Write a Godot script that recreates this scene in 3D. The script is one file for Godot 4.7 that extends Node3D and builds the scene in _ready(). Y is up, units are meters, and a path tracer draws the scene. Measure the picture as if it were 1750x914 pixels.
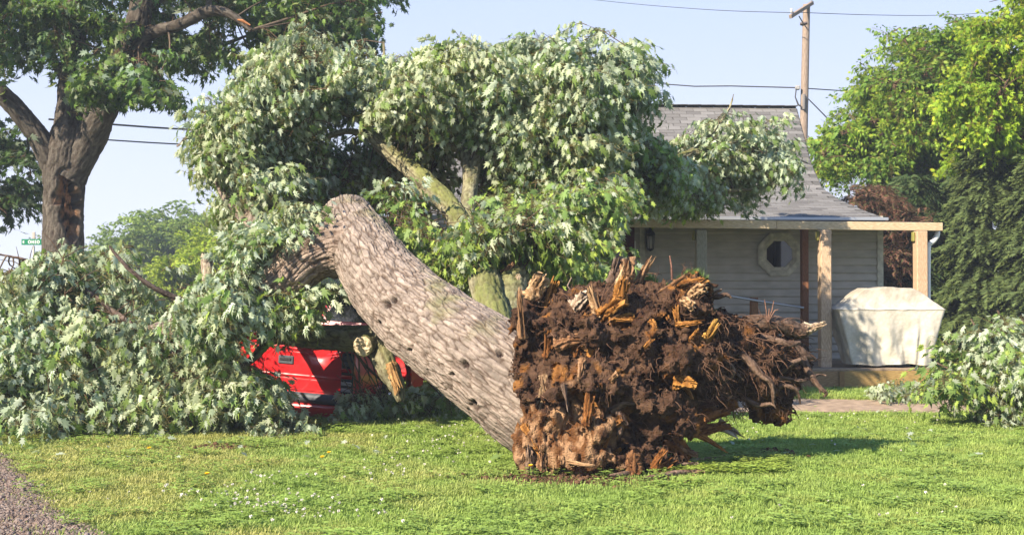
extends Node3D
# A wind-thrown silver maple lying over a red pickup truck in front of a small house.
# Distances in metres, y up, the camera looks along -z from eye height 1.6 m.

const F := 2112.0          # focal length in pixels of the 1750 px wide photograph
const EYE := 1.6
var rng := RandomNumberGenerator.new()
var taken := {}
var M := {}
var nz := FastNoiseLite.new()      # smooth noise
var cell := FastNoiseLite.new()    # bark plates
var plates := FastNoiseLite.new()  # a number for each of them
var field: PackedFloat32Array
var fdim: Vector3i
var fo: Vector3
var fcell := 0.02
var house: Node3D
var tree: Node3D

func _ready() -> void:
	rng.seed = 7
	nz.seed = 3
	nz.noise_type = FastNoiseLite.TYPE_SIMPLEX_SMOOTH
	nz.frequency = 1.0
	nz.fractal_octaves = 3
	cell.seed = 5
	cell.noise_type = FastNoiseLite.TYPE_CELLULAR
	cell.cellular_return_type = FastNoiseLite.RETURN_DISTANCE2_SUB
	cell.cellular_jitter = 1.0
	cell.fractal_type = FastNoiseLite.FRACTAL_NONE
	cell.frequency = 1.0
	plates = cell.duplicate()
	plates.cellular_return_type = FastNoiseLite.RETURN_CELL_VALUE
	# ---- camera, sky, sun, exposure
	var cam := Camera3D.new()
	cam.name = "camera"
	cam.position = Vector3(0, EYE, 0)
	cam.rotation.x = atan(34.0 / F)
	cam.fov = rad_to_deg(2.0 * atan(457.0 / F))
	cam.near = 0.1
	cam.far = 2000.0
	add_child(cam)
	var env := Environment.new()
	env.background_mode = Environment.BG_SKY
	var sky := Sky.new()
	var ps := ProceduralSkyMaterial.new()
	ps.sky_top_color = Color(0.42, 0.62, 0.90)
	ps.sky_horizon_color = Color(0.855, 0.87, 0.915)
	ps.sky_curve = 0.30
	ps.ground_bottom_color = Color(0.25, 0.28, 0.18)
	ps.ground_horizon_color = Color(0.75, 0.79, 0.84)
	ps.sky_energy_multiplier = 0.76
	sky.sky_material = ps
	env.sky = sky
	env.tonemap_mode = Environment.TONE_MAPPER_LINEAR
	env.tonemap_exposure = 2.6
	env.sdfgi_enabled = true
	env.ssao_enabled = true
	env.ssil_enabled = true
	env.fog_enabled = true
	env.fog_density = 0.0012
	env.fog_light_color = Color(0.80, 0.85, 0.92)
	var we := WorldEnvironment.new()
	we.name = "surroundings"
	we.environment = env
	add_child(we)
	var sun := DirectionalLight3D.new()
	sun.name = "sun"
	sun.light_energy = 1.6
	sun.light_color = Color(1.0, 0.94, 0.85)
	sun.light_angular_distance = 0.5
	sun.shadow_enabled = true
	add_child(sun)
	sun.look_at_from_position(Vector3(-1.15, 1.08, 1.12), Vector3.ZERO)
	materials()
	ground()
	house_build()
	far_trees()
	standing_tree()
	truck()
	fallen_tree()
	ground_cover()
	grill()
	street_things()
	loose_branches()

# ------------------------------------------------------------------ small helpers
func at(px: float, py: float, d: float) -> Vector3:
	return Vector3((px - 875.0) / F * d, EYE - (py - 491.0) / F * d, -d)

func on_ground(px: float, py: float) -> Vector3:
	var d := EYE * F / (py - 491.0)
	return Vector3((px - 875.0) / F * d, 0.0, -d)

func R(a: float, b: float) -> float:
	return rng.randf_range(a, b)

func numbered(called: String) -> String:
	if not taken.has(called):
		taken[called] = 0
		return called
	taken[called] += 1
	return "%s_%03d" % [called, taken[called]]

func tag(o: Node3D, label: String, category: String, group := "", kind := "") -> void:
	o.set_meta("label", label)
	if category != "":
		o.set_meta("category", category)
	if group != "":
		o.set_meta("group", group)
	if kind != "":
		o.set_meta("kind", kind)

func thing(called: String, label: String, category: String, where := Vector3.ZERO, turn := 0.0, group := "") -> Node3D:
	var o := Node3D.new()
	o.name = numbered(called)
	o.position = where
	o.rotation.y = turn
	add_child(o)
	tag(o, label, category, group)
	return o

func put(called: String, mesh: Mesh, mat: Material, parent: Node3D = self, label := "") -> MeshInstance3D:
	var o := MeshInstance3D.new()
	o.name = numbered(called) if parent == self else called
	o.mesh = mesh
	o.material_override = mat
	parent.add_child(o, true)
	if label != "":
		o.set_meta("label", label)
	return o

func structure(called: String, mesh: Mesh, mat: Material) -> MeshInstance3D:
	var o := put(called, mesh, mat)
	o.set_meta("kind", "structure")
	return o

func scatter(called: String, mesh: Mesh, mat: Material, xf: Array, cols: PackedColorArray, parent: Node3D = self) -> MultiMeshInstance3D:
	var mm := MultiMesh.new()
	mm.transform_format = MultiMesh.TRANSFORM_3D
	mm.use_colors = true
	mm.mesh = mesh
	mm.instance_count = xf.size()
	for k in xf.size():
		mm.set_instance_transform(k, xf[k])
		mm.set_instance_color(k, cols[k])
	var o := MultiMeshInstance3D.new()
	o.name = numbered(called) if parent == self else called
	o.multimesh = mm
	o.material_override = mat
	o.set_meta("kind", "stuff")
	parent.add_child(o, true)
	return o

func tint(c: Color, lo: float, hi: float) -> Color:
	var k := R(lo, hi)
	return Color(c.r * k, c.g * k, c.b * k)

# ------------------------------------------------------------------ mesh buffer
class MB:
	var v := PackedVector3Array()
	var c := PackedColorArray()
	var t := PackedVector2Array()
	var i := PackedInt32Array()

	func p(pos: Vector3, col := Color.WHITE, uv := Vector2.ZERO) -> int:
		v.append(pos)
		c.append(col)
		t.append(uv)
		return v.size() - 1

	func tri(a: int, b: int, d: int) -> void:      # counter-clockwise seen from outside
		i.append(a); i.append(d); i.append(b)

	func quad(a: int, b: int, d: int, e: int) -> void:
		tri(a, b, d)
		tri(a, d, e)

	func face(pts: Array, col := Color.WHITE) -> void:   # a flat convex polygon of its own vertices, counter-clockwise
		var first := v.size()
		for q in pts:
			p(q, col)
		for k in range(1, pts.size() - 1):
			tri(first, first + k, first + k + 1)

	func box(mid: Vector3, size: Vector3, col := Color.WHITE, bevel := 0.0, b := Basis.IDENTITY) -> void:
		var h := size * 0.5
		var e := minf(bevel, minf(h.x, minf(h.y, h.z)) * 0.9)
		if e <= 0.0:
			for ax in 3:
				for s in [-1.0, 1.0]:
					face(_side(mid, h, b, ax, s, 0.0), col)
			return
		for ax in 3:
			for s in [-1.0, 1.0]:
				face(_side(mid, h, b, ax, s, e), col)
		for ax in 3:                                 # edges
			var u := (ax + 1) % 3
			var w := (ax + 2) % 3
			for s1 in [-1.0, 1.0]:
				for s2 in [-1.0, 1.0]:
					var q := []
					for m in [[0, -1.0], [1, -1.0], [1, 1.0], [0, 1.0]]:
						var x := Vector3.ZERO
						x[u] = s1 * (h[u] - (e if m[0] == 1 else 0.0))
						x[w] = s2 * (h[w] - (0.0 if m[0] == 1 else e))
						x[ax] = m[1] * (h[ax] - e)
						q.append(x)
					_out(q, mid, b, col)
		for sx in [-1.0, 1.0]:
			for sy in [-1.0, 1.0]:
				for sz in [-1.0, 1.0]:
					_out([Vector3(sx * h.x, sy * (h.y - e), sz * (h.z - e)), Vector3(sx * (h.x - e), sy * h.y, sz * (h.z - e)), Vector3(sx * (h.x - e), sy * (h.y - e), sz * h.z)], mid, b, col)

	func _out(q: Array, mid: Vector3, b: Basis, col: Color) -> void:
		var n: Vector3 = (q[1] - q[0]).cross(q[2] - q[0])
		var m: Vector3 = q[0] + q[1] + q[2]
		if n.dot(m) < 0.0:
			q.reverse()
		var r := []
		for x in q:
			r.append(mid + b * x)
		face(r, col)

	func _side(mid: Vector3, h: Vector3, b: Basis, ax: int, s: float, e: float) -> Array:
		var u := (ax + 1) % 3
		var w := (ax + 2) % 3
		var r := []
		var order := [[-1, -1], [1, -1], [1, 1], [-1, 1]]
		if s < 0.0:
			order.reverse()
		for m in order:
			var x := Vector3.ZERO
			x[ax] = s * h[ax]
			x[u] = m[0] * (h[u] - e)
			x[w] = m[1] * (h[w] - e)
			r.append(mid + b * x)
		return r

	func beam(a: Vector3, z: Vector3, w: float, h: float, col := Color.WHITE, bevel := 0.006, up := Vector3.UP) -> void:
		var d := (z - a).normalized()
		var x := up.cross(d)
		if x.length() < 0.01:
			x = Vector3.RIGHT
		x = x.normalized()
		box((a + z) * 0.5, Vector3(w, h, a.distance_to(z)), col, bevel, Basis(x, d.cross(x), d))

	func tube(pts: PackedVector3Array, rad: PackedFloat32Array, sides: int, col := Color.WHITE, col2 = null, cap := true) -> void:
		var n := pts.size()
		var d0 := (pts[1] - pts[0]).normalized()
		var x := d0.cross(Vector3.UP if absf(d0.y) < 0.9 else Vector3.RIGHT).normalized()
		var first := v.size()
		var run := 0.0
		for k in n:
			var d := (pts[mini(k + 1, n - 1)] - pts[maxi(k - 1, 0)]).normalized()
			x = (x - d * x.dot(d)).normalized()
			var y := d.cross(x)
			if k > 0:
				run += pts[k].distance_to(pts[k - 1])
			var cc: Color = col if col2 == null else col.lerp(col2, float(k) / (n - 1))
			for s in sides:
				var a := TAU * s / sides
				p(pts[k] + (x * cos(a) + y * sin(a)) * rad[k], cc, Vector2(float(s) / sides, run))
		for k in n - 1:
			for s in sides:
				var a := first + k * sides + s
				var b := first + k * sides + (s + 1) % sides
				quad(a, b, b + sides, a + sides)
		if cap:
			var e: Color = col if col2 == null else col2
			var m := p(pts[n - 1], e)
			for s in sides:
				tri(first + (n - 1) * sides + s, first + (n - 1) * sides + (s + 1) % sides, m)
			m = p(pts[0], col)
			for s in sides:
				tri(first + (s + 1) % sides, first + s, m)

	func grid(rows: int, cols: int, at_: Callable, wrap := false) -> int:   # at_(u, v) -> [position, colour], u along columns
		var first := v.size()
		for r in rows + 1:
			for q in cols + (0 if wrap else 1):
				var g: Array = at_.call(float(q) / cols, float(r) / rows)
				p(g[0], g[1], Vector2(float(q) / cols, float(r) / rows))
		var w := cols + (0 if wrap else 1)
		for r in rows:
			for q in cols:
				var q2 := (q + 1) % w if wrap else q + 1
				quad(first + r * w + q, first + r * w + q2, first + (r + 1) * w + q2, first + (r + 1) * w + q)
		return first

	func ball(mid: Vector3, r: Vector3, rings: int, sides: int, col := Color.WHITE) -> void:
		var first := v.size()
		for a in rings + 1:
			var th := PI * a / rings
			for s in sides:
				var ph := TAU * s / sides
				p(mid + Vector3(sin(th) * cos(ph) * r.x, -cos(th) * r.y, -sin(th) * sin(ph) * r.z), col)
		for a in rings:
			for s in sides:
				quad(first + a * sides + s, first + a * sides + (s + 1) % sides, first + (a + 1) * sides + (s + 1) % sides, first + (a + 1) * sides + s)

	func mesh() -> ArrayMesh:
		var n := PackedVector3Array()
		n.resize(v.size())
		for k in range(0, i.size(), 3):
			var a := i[k]
			var b := i[k + 1]
			var d := i[k + 2]
			var m := (v[d] - v[a]).cross(v[b] - v[a])
			n[a] += m
			n[b] += m
			n[d] += m
		for k in n.size():
			n[k] = n[k].normalized() if n[k].length_squared() > 1e-20 else Vector3.UP
		var arr := []
		arr.resize(Mesh.ARRAY_MAX)
		arr[Mesh.ARRAY_VERTEX] = v
		arr[Mesh.ARRAY_NORMAL] = n
		arr[Mesh.ARRAY_COLOR] = c
		arr[Mesh.ARRAY_TEX_UV] = t
		arr[Mesh.ARRAY_INDEX] = i
		var out := ArrayMesh.new()
		out.add_surface_from_arrays(Mesh.PRIMITIVE_TRIANGLES, arr)
		return out

func curve(pts: Array, rad: Array, step: float) -> Array:      # a Catmull-Rom run through the points: [positions, radii]
	var P := PackedVector3Array()
	var Q := PackedFloat32Array()
	for k in pts.size() - 1:
		var a: Vector3 = pts[maxi(k - 1, 0)]
		var b: Vector3 = pts[k]
		var c: Vector3 = pts[k + 1]
		var d: Vector3 = pts[mini(k + 2, pts.size() - 1)]
		var n := maxi(1, int(ceil(b.distance_to(c) / step)))
		for m in n:
			var u := float(m) / n
			P.append(b.cubic_interpolate(c, a, d, u))
			Q.append(lerpf(rad[k], rad[k + 1], u))
	P.append(pts[-1])
	Q.append(rad[-1])
	return [P, Q]

# a limb with real bark relief: plates parted by furrows that run along the limb. alter(position, outward) may return [push, colour]
func bark_tube(mb: MB, pts: Array, rad: Array, sides: int, step: float, amp: float, plate: float, base: Color, moss: float, alter = null, lump := 0.12) -> Array:
	var cr := curve(pts, rad, step)
	var P: PackedVector3Array = cr[0]
	var Q: PackedFloat32Array = cr[1]
	var n := P.size()
	var d0 := (P[1] - P[0]).normalized()
	var x := d0.cross(Vector3.UP if absf(d0.y) < 0.9 else Vector3.RIGHT).normalized()
	var first := mb.v.size()
	var run := 0.0
	var off := Vector3(R(-50, 50), R(-50, 50), R(-50, 50))
	var mosscol := Color(0.17, 0.19, 0.05)
	for k in n:
		var d := (P[mini(k + 1, n - 1)] - P[maxi(k - 1, 0)]).normalized()
		x = (x - d * x.dot(d)).normalized()
		var y := d.cross(x)
		if k > 0:
			run += P[k].distance_to(P[k - 1])
		for s in sides:
			var a := TAU * s / sides
			var o := x * cos(a) + y * sin(a)
			var r := Q[k]
			var q := Vector3(cos(a) * r, sin(a) * r, run) + off
			var w := nz.get_noise_3dv(q * 1.3)
			var wob := Vector3(nz.get_noise_3dv(q * 2.1 + Vector3(9, 0, 0)), nz.get_noise_3dv(q * 2.1 + Vector3(0, 9, 0)), 0) * plate * 0.5
			var qq := q + wob
			var c1 := Vector3(qq.x, qq.y, qq.z * 0.2 + 0.35 * nz.get_noise_3dv(q * 6.0) * plate) / plate
			var e := cell.get_noise_3dv(c1) + 1.0      # 0 in a furrow
			var pv := plates.get_noise_3dv(c1)
			var c2 := Vector3(qq.x + 7.0, qq.y, qq.z * 0.34) / plate * 1.35
			var e2 := cell.get_noise_3dv(c2) + 1.0
			var pv2 := plates.get_noise_3dv(c2)
			var ridge := smoothstep(0.0, 0.22, e)
			var flake := smoothstep(0.0, 0.2, e2)
			var push := r * lump * w + amp * (ridge * 0.65 + flake * 0.2 - 0.78 + 0.22 * pv + 0.08 * pv2)
			var fine := nz.get_noise_3dv(Vector3(q.x, q.y, q.z * 0.22) * 17.0)
			push += amp * 0.15 * fine
			var col := base.lerp(Color(base.r * 0.30, base.g * 0.25, base.b * 0.22), 1.0 - (ridge * 0.66 + flake * 0.34))
			var kp := 1.0 + 0.16 * pv + 0.14 * pv2
			col = Color(col.r * kp, col.g * kp, col.b * kp)
			var k2 := 1.0 + 0.28 * nz.get_noise_3dv(q * 3.0 + Vector3(30, 0, 0)) + 0.2 * fine
			col = Color(col.r * k2, col.g * k2, col.b * k2)
			var mm := clampf((o.y * 0.95 + nz.get_noise_3dv(q * 1.7 + Vector3(0, 40, 0)) * 0.7 + moss * 2.0 - 1.15) * 1.6, 0.0, 0.8) * (0.55 + 0.45 * ridge)
			col = col.lerp(mosscol * k2, mm)
			if alter != null:
				var g: Array = alter.call(P[k] + o * r, o, push, col)
				push = g[0]
				col = g[1]
			mb.p(P[k] + o * (r + push), col, Vector2(float(s) / sides, run))
	for k in n - 1:
		for s in sides:
			var a := first + k * sides + s
			var b := first + k * sides + (s + 1) % sides
			mb.quad(a, b, b + sides, a + sides)
	return [P, Q]

# a broken or sawn end: a rough disc of bare wood closing the last (or first) ring of a limb
func wood_end(mb: MB, mid: Vector3, dir: Vector3, r: float, col: Color, rough: float, sides := 20) -> void:
	var x := dir.cross(Vector3.UP if absf(dir.y) < 0.9 else Vector3.RIGHT).normalized()
	var y := dir.cross(x).normalized()
	var rings := 7
	var first := mb.v.size()
	var off := R(0, 90)
	for k in rings + 1:
		for s in sides:
			var a := TAU * s / sides
			var rr := r * k / rings
			var w := nz.get_noise_3d(cos(a) * rr * 9.0 / r * 0.5 + off, sin(a) * rr * 9.0 / r * 0.5, off)
			var h := rough * (w + 0.5 * nz.get_noise_2d(cos(a) * rr / r * 14.0, sin(a) * rr / r * 14.0 + off))
			var kk := 1.0 + 0.35 * nz.get_noise_2d(rr / r * 11.0 + off, sin(a) * 1.2)
			if k == rings:
				h = -0.03
			mb.p(mid + (x * cos(a) + y * sin(a)) * rr + dir * h, Color(col.r * kk, col.g * kk, col.b * kk))
	for k in rings:
		for s in sides:
			var a := first + k * sides + s
			var b := first + k * sides + (s + 1) % sides
			mb.quad(a, a + sides, b + sides, b)

func noise_tex(size: int, freq: float, ramp: Array, octaves := 4, type := FastNoiseLite.TYPE_SIMPLEX_SMOOTH, sd := 1) -> NoiseTexture2D:
	var f := FastNoiseLite.new()
	f.noise_type = type
	f.frequency = freq
	f.fractal_octaves = octaves
	f.seed = sd
	var g := Gradient.new()
	g.offsets = PackedFloat32Array([0.0, 1.0])
	g.set_color(0, ramp[0])
	g.set_color(1, ramp[1])
	var t := NoiseTexture2D.new()
	t.width = size
	t.height = size
	t.seamless = true
	t.noise = f
	t.color_ramp = g
	return t

func mat(name_: String, c: Color, rough := 0.9, spec := 0.3) -> StandardMaterial3D:   # c is a linear real-world colour
	var m := StandardMaterial3D.new()
	m.resource_name = name_
	m.albedo_color = c.linear_to_srgb()
	m.roughness = rough
	m.metallic_specular = spec
	M[name_] = m
	return m

func tri_tex(m: StandardMaterial3D, tex: Texture2D, scale: Vector3, bump: Texture2D = null, depth := 0.5) -> void:
	m.uv1_triplanar = true
	m.uv1_world_triplanar = true
	m.uv1_scale = scale
	if tex:
		m.albedo_texture = tex
	if bump:
		m.heightmap_enabled = true
		m.heightmap_texture = bump
		m.heightmap_scale = depth

func materials() -> void:
	var m: StandardMaterial3D
	var bump := noise_tex(512, 0.03, [Color.BLACK, Color.WHITE], 5, FastNoiseLite.TYPE_SIMPLEX_SMOOTH, 11)
	var mottle := noise_tex(512, 0.012, [Color(0.72, 0.72, 0.72), Color(1, 1, 1)], 5, FastNoiseLite.TYPE_SIMPLEX_SMOOTH, 12)
	var grain := noise_tex(512, 0.02, [Color(0.66, 0.62, 0.58), Color(1, 1, 1)], 5, FastNoiseLite.TYPE_SIMPLEX_SMOOTH, 13)
	m = mat("bark", Color(1, 1, 1), 0.95, 0.15)
	m.vertex_color_use_as_albedo = true
	tri_tex(m, mottle, Vector3(2.0, 2.0, 2.0), bump, 0.9)
	m = mat("soil", Color(1, 1, 1), 1.0, 0.1)
	m.vertex_color_use_as_albedo = true
	tri_tex(m, mottle, Vector3(3.0, 3.0, 3.0), bump, 1.6)
	m = mat("torn_wood", Color(1, 1, 1), 0.85, 0.25)
	m.vertex_color_use_as_albedo = true
	tri_tex(m, mottle, Vector3(5, 5, 5), bump, 0.6)
	m = mat("leaf", Color(1, 1, 1), 0.55, 0.35)
	m.vertex_color_use_as_albedo = true
	m.backlight_enabled = true
	m.backlight = Color(0.92, 0.93, 0.72)
	m = mat("blade", Color(1, 1, 1), 0.6, 0.3)
	m.vertex_color_use_as_albedo = true
	m.backlight_enabled = true
	m.backlight = Color(0.72, 0.78, 0.45)
	m = mat("needle", Color(1, 1, 1), 0.7, 0.25)
	m.vertex_color_use_as_albedo = true
	m = mat("painted", Color(1, 1, 1), 0.8, 0.3)          # anything that brings its own vertex colours
	m.vertex_color_use_as_albedo = true
	m = mat("lawn_soil", Color(0.30, 0.36, 0.12), 1.0, 0.1)
	tri_tex(m, noise_tex(1024, 0.01, [Color(0.35, 0.42, 0.28), Color(0.72, 0.74, 0.52)], 6, FastNoiseLite.TYPE_SIMPLEX_SMOOTH, 14), Vector3(0.35, 0.35, 0.35), bump, 1.5)
	m = mat("bare_dirt", Color(0.16, 0.095, 0.055), 1.0, 0.1)
	tri_tex(m, mottle, Vector3(2, 2, 2), bump, 2.0)
	m = mat("gravel_bed", Color(0.20, 0.165, 0.14), 1.0, 0.2)
	tri_tex(m, noise_tex(1024, 0.05, [Color(0.4, 0.38, 0.36), Color(1, 1, 1)], 4, FastNoiseLite.TYPE_CELLULAR, 15), Vector3(1, 1, 1), bump, 1.5)
	m = mat("path_paving", Color(0.42, 0.31, 0.22), 0.95, 0.2)
	tri_tex(m, mottle, Vector3(0.8, 0.8, 0.8), bump, 0.6)
	m = mat("siding", Color(0.56, 0.525, 0.46), 0.6, 0.35)
	tri_tex(m, noise_tex(512, 0.008, [Color(0.82, 0.82, 0.80), Color(1, 1, 1)], 4, FastNoiseLite.TYPE_SIMPLEX_SMOOTH, 16), Vector3(0.5, 1.4, 0.5))
	m = mat("trim", Color(0.72, 0.68, 0.54), 0.6, 0.35)
	tri_tex(m, mottle, Vector3(1.2, 1.2, 1.2))
	m = mat("white_metal", Color(0.75, 0.75, 0.73), 0.45, 0.5)
	m = mat("lumber", Color(1, 1, 1), 0.85, 0.25)
	m.vertex_color_use_as_albedo = true
	tri_tex(m, grain, Vector3(9.0, 0.9, 9.0), bump, 0.25)
	m = mat("lumber_flat", Color(1, 1, 1), 0.85, 0.25)
	m.vertex_color_use_as_albedo = true
	tri_tex(m, grain, Vector3(0.9, 9.0, 9.0), bump, 0.25)
	m = mat("shingle", Color(1, 1, 1), 1.0, 0.15)
	m.vertex_color_use_as_albedo = true
	tri_tex(m, noise_tex(512, 0.09, [Color(0.62, 0.62, 0.62), Color(1, 1, 1)], 4, FastNoiseLite.TYPE_SIMPLEX_SMOOTH, 17), Vector3(2, 2, 2), bump, 0.5)
	m = mat("window_pane", Color(0.012, 0.014, 0.016), 0.08, 0.6)
	m = mat("black_metal", Color(0.015, 0.014, 0.013), 0.45, 0.5)
	m = mat("galvanised", Color(0.42, 0.44, 0.46), 0.4, 0.5)
	m.metallic = 0.6
	m = mat("red_paint", Color(0.56, 0.012, 0.016), 0.32, 0.5)
	m.clearcoat_enabled = true
	m.clearcoat = 0.7
	m.clearcoat_roughness = 0.12
	tri_tex(m, noise_tex(512, 0.01, [Color(0.86, 0.84, 0.83), Color(1, 1, 1)], 5, FastNoiseLite.TYPE_SIMPLEX_SMOOTH, 18), Vector3(1.1, 1.1, 1.1))
	m = mat("grey_plastic", Color(0.075, 0.085, 0.10), 0.55, 0.4)
	tri_tex(m, mottle, Vector3(2, 2, 2))
	m = mat("dark_plastic", Color(0.02, 0.02, 0.022), 0.5, 0.4)
	m = mat("tyre_rubber", Color(0.018, 0.018, 0.018), 0.9, 0.2)
	m = mat("car_glass", Color(0.01, 0.012, 0.014), 0.06, 0.6)
	m = mat("lamp_red", Color(0.30, 0.012, 0.012), 0.15, 0.6)
	m = mat("lamp_clear", Color(0.35, 0.33, 0.32), 0.15, 0.6)
	m = mat("chrome", Color(0.55, 0.55, 0.56), 0.15, 0.5)
	m.metallic = 1.0
	m = mat("cover_cloth", Color(1, 1, 1), 0.85, 0.25)
	m.vertex_color_use_as_albedo = true
	tri_tex(m, noise_tex(512, 0.02, [Color(0.90, 0.895, 0.88), Color(1, 1, 1)], 5, FastNoiseLite.TYPE_SIMPLEX_SMOOTH, 19), Vector3(1.5, 1.5, 1.5), bump, 0.08)
	m = mat("pole_wood", Color(0.40, 0.33, 0.28), 0.95, 0.2)
	tri_tex(m, grain, Vector3(5, 0.35, 5), bump, 1.0)
	m = mat("wire", Color(0.03, 0.03, 0.032), 0.6, 0.3)
	m = mat("sign_green", Color(0.0, 0.17, 0.085), 0.5, 0.4)
	m = mat("sign_white", Color(0.8, 0.8, 0.8), 0.5, 0.4)
	m = mat("flower_white", Color(0.72, 0.68, 0.60), 0.8, 0.2)
	m = mat("flower_yellow", Color(0.75, 0.50, 0.02), 0.8, 0.2)

# ------------------------------------------------------------------ ground
func sheet(pts: PackedVector2Array, y: float, col := Color.WHITE) -> ArrayMesh:     # a flat sheet over an outline in x, z
	var mb := MB.new()
	var ix := Geometry2D.triangulate_polygon(pts)
	for q in pts:
		mb.p(Vector3(q.x, y, q.y), col, q)
	for k in range(0, ix.size(), 3):
		var a := ix[k]
		var b := ix[k + 1]
		var d := ix[k + 2]
		if (mb.v[b] - mb.v[a]).cross(mb.v[d] - mb.v[a]).y > 0.0:
			mb.tri(a, b, d)
		else:
			mb.tri(a, d, b)
	return mb.mesh()

func blot(mid: Vector3, rx: float, rz: float, rough := 0.3, n := 40) -> PackedVector2Array:
	var r := PackedVector2Array()
	var off := R(0, 100)
	for k in n:
		var a := TAU * k / n
		var s := 1.0 + rough * nz.get_noise_2d(cos(a) * 1.6 + off, sin(a) * 1.6) * 2.0
		r.append(Vector2(mid.x + cos(a) * rx * s, mid.z + sin(a) * rz * s))
	return r

var gravel_edge := PackedVector2Array([Vector2(-4.9, -11.9), Vector2(-4.55, -11.2), Vector2(-4.05, -10.3), Vector2(-3.62, -9.5), Vector2(-3.2, -8.7), Vector2(-2.62, -8.0), Vector2(-2.2, -7.2), Vector2(-1.9, -6.0)])
var dirt_spots := []

func ground() -> void:
	var mb := MB.new()
	mb.grid(40, 40, func(u, v): return [Vector3((u - 0.5) * 300.0, 0.0, 40.0 - v * 180.0), Color.WHITE])
	structure("lawn", mb.mesh(), M.lawn_soil).set_meta("label", "mown green lawn of the front yard")
	var g := gravel_edge.duplicate()
	var jag := PackedVector2Array()
	for k in g.size() - 1:
		for m in 6:
			var q: Vector2 = g[k].lerp(g[k + 1], m / 6.0)
			jag.append(q + Vector2(R(-0.09, 0.09), R(-0.05, 0.05)))
	jag.append_array(PackedVector2Array([Vector2(-1.9, 3), Vector2(-40, 3), Vector2(-40, -13.6), Vector2(-7, -12.7)]))
	structure("gravel_drive", sheet(jag, 0.004), M.gravel_bed).set_meta("label", "brown grey gravel drive at the corner of the lawn")
	var path := PackedVector2Array([Vector2(1.2, -15.9), Vector2(4.0, -15.85), Vector2(7.0, -15.6), Vector2(11.0, -15.5), Vector2(16.0, -15.4), Vector2(16.0, -17.5), Vector2(11.0, -17.45), Vector2(7.0, -17.6), Vector2(4.0, -17.95), Vector2(1.2, -18.1)])
	structure("footpath", sheet(path, 0.004), M.path_paving).set_meta("label", "tan earth footpath running past the porch")
	# bare patches
	dirt_spots = [[on_ground(985, 820), 0.85, 0.34], [on_ground(1180, 795), 0.42, 0.16], [on_ground(1300, 782), 0.35, 0.10], [on_ground(375, 765), 0.34, 0.17], [on_ground(460, 728), 0.6, 0.2], [on_ground(1100, 800), 0.6, 0.3]]
	for k in dirt_spots.size():
		var s = dirt_spots[k]
		var o := structure("bare_soil", sheet(blot(s[0], s[1], s[2]), 0.005 + 0.0007 * k), M.bare_dirt)
		o.set_meta("label", "bare brown soil showing through the lawn")

# ------------------------------------------------------------------ house
func hl(w: Vector3) -> Vector3:
	return house.transform.affine_inverse() * w

func plank_shade(c: Color) -> Color:
	return tint(c, 0.82, 1.08)

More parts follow.
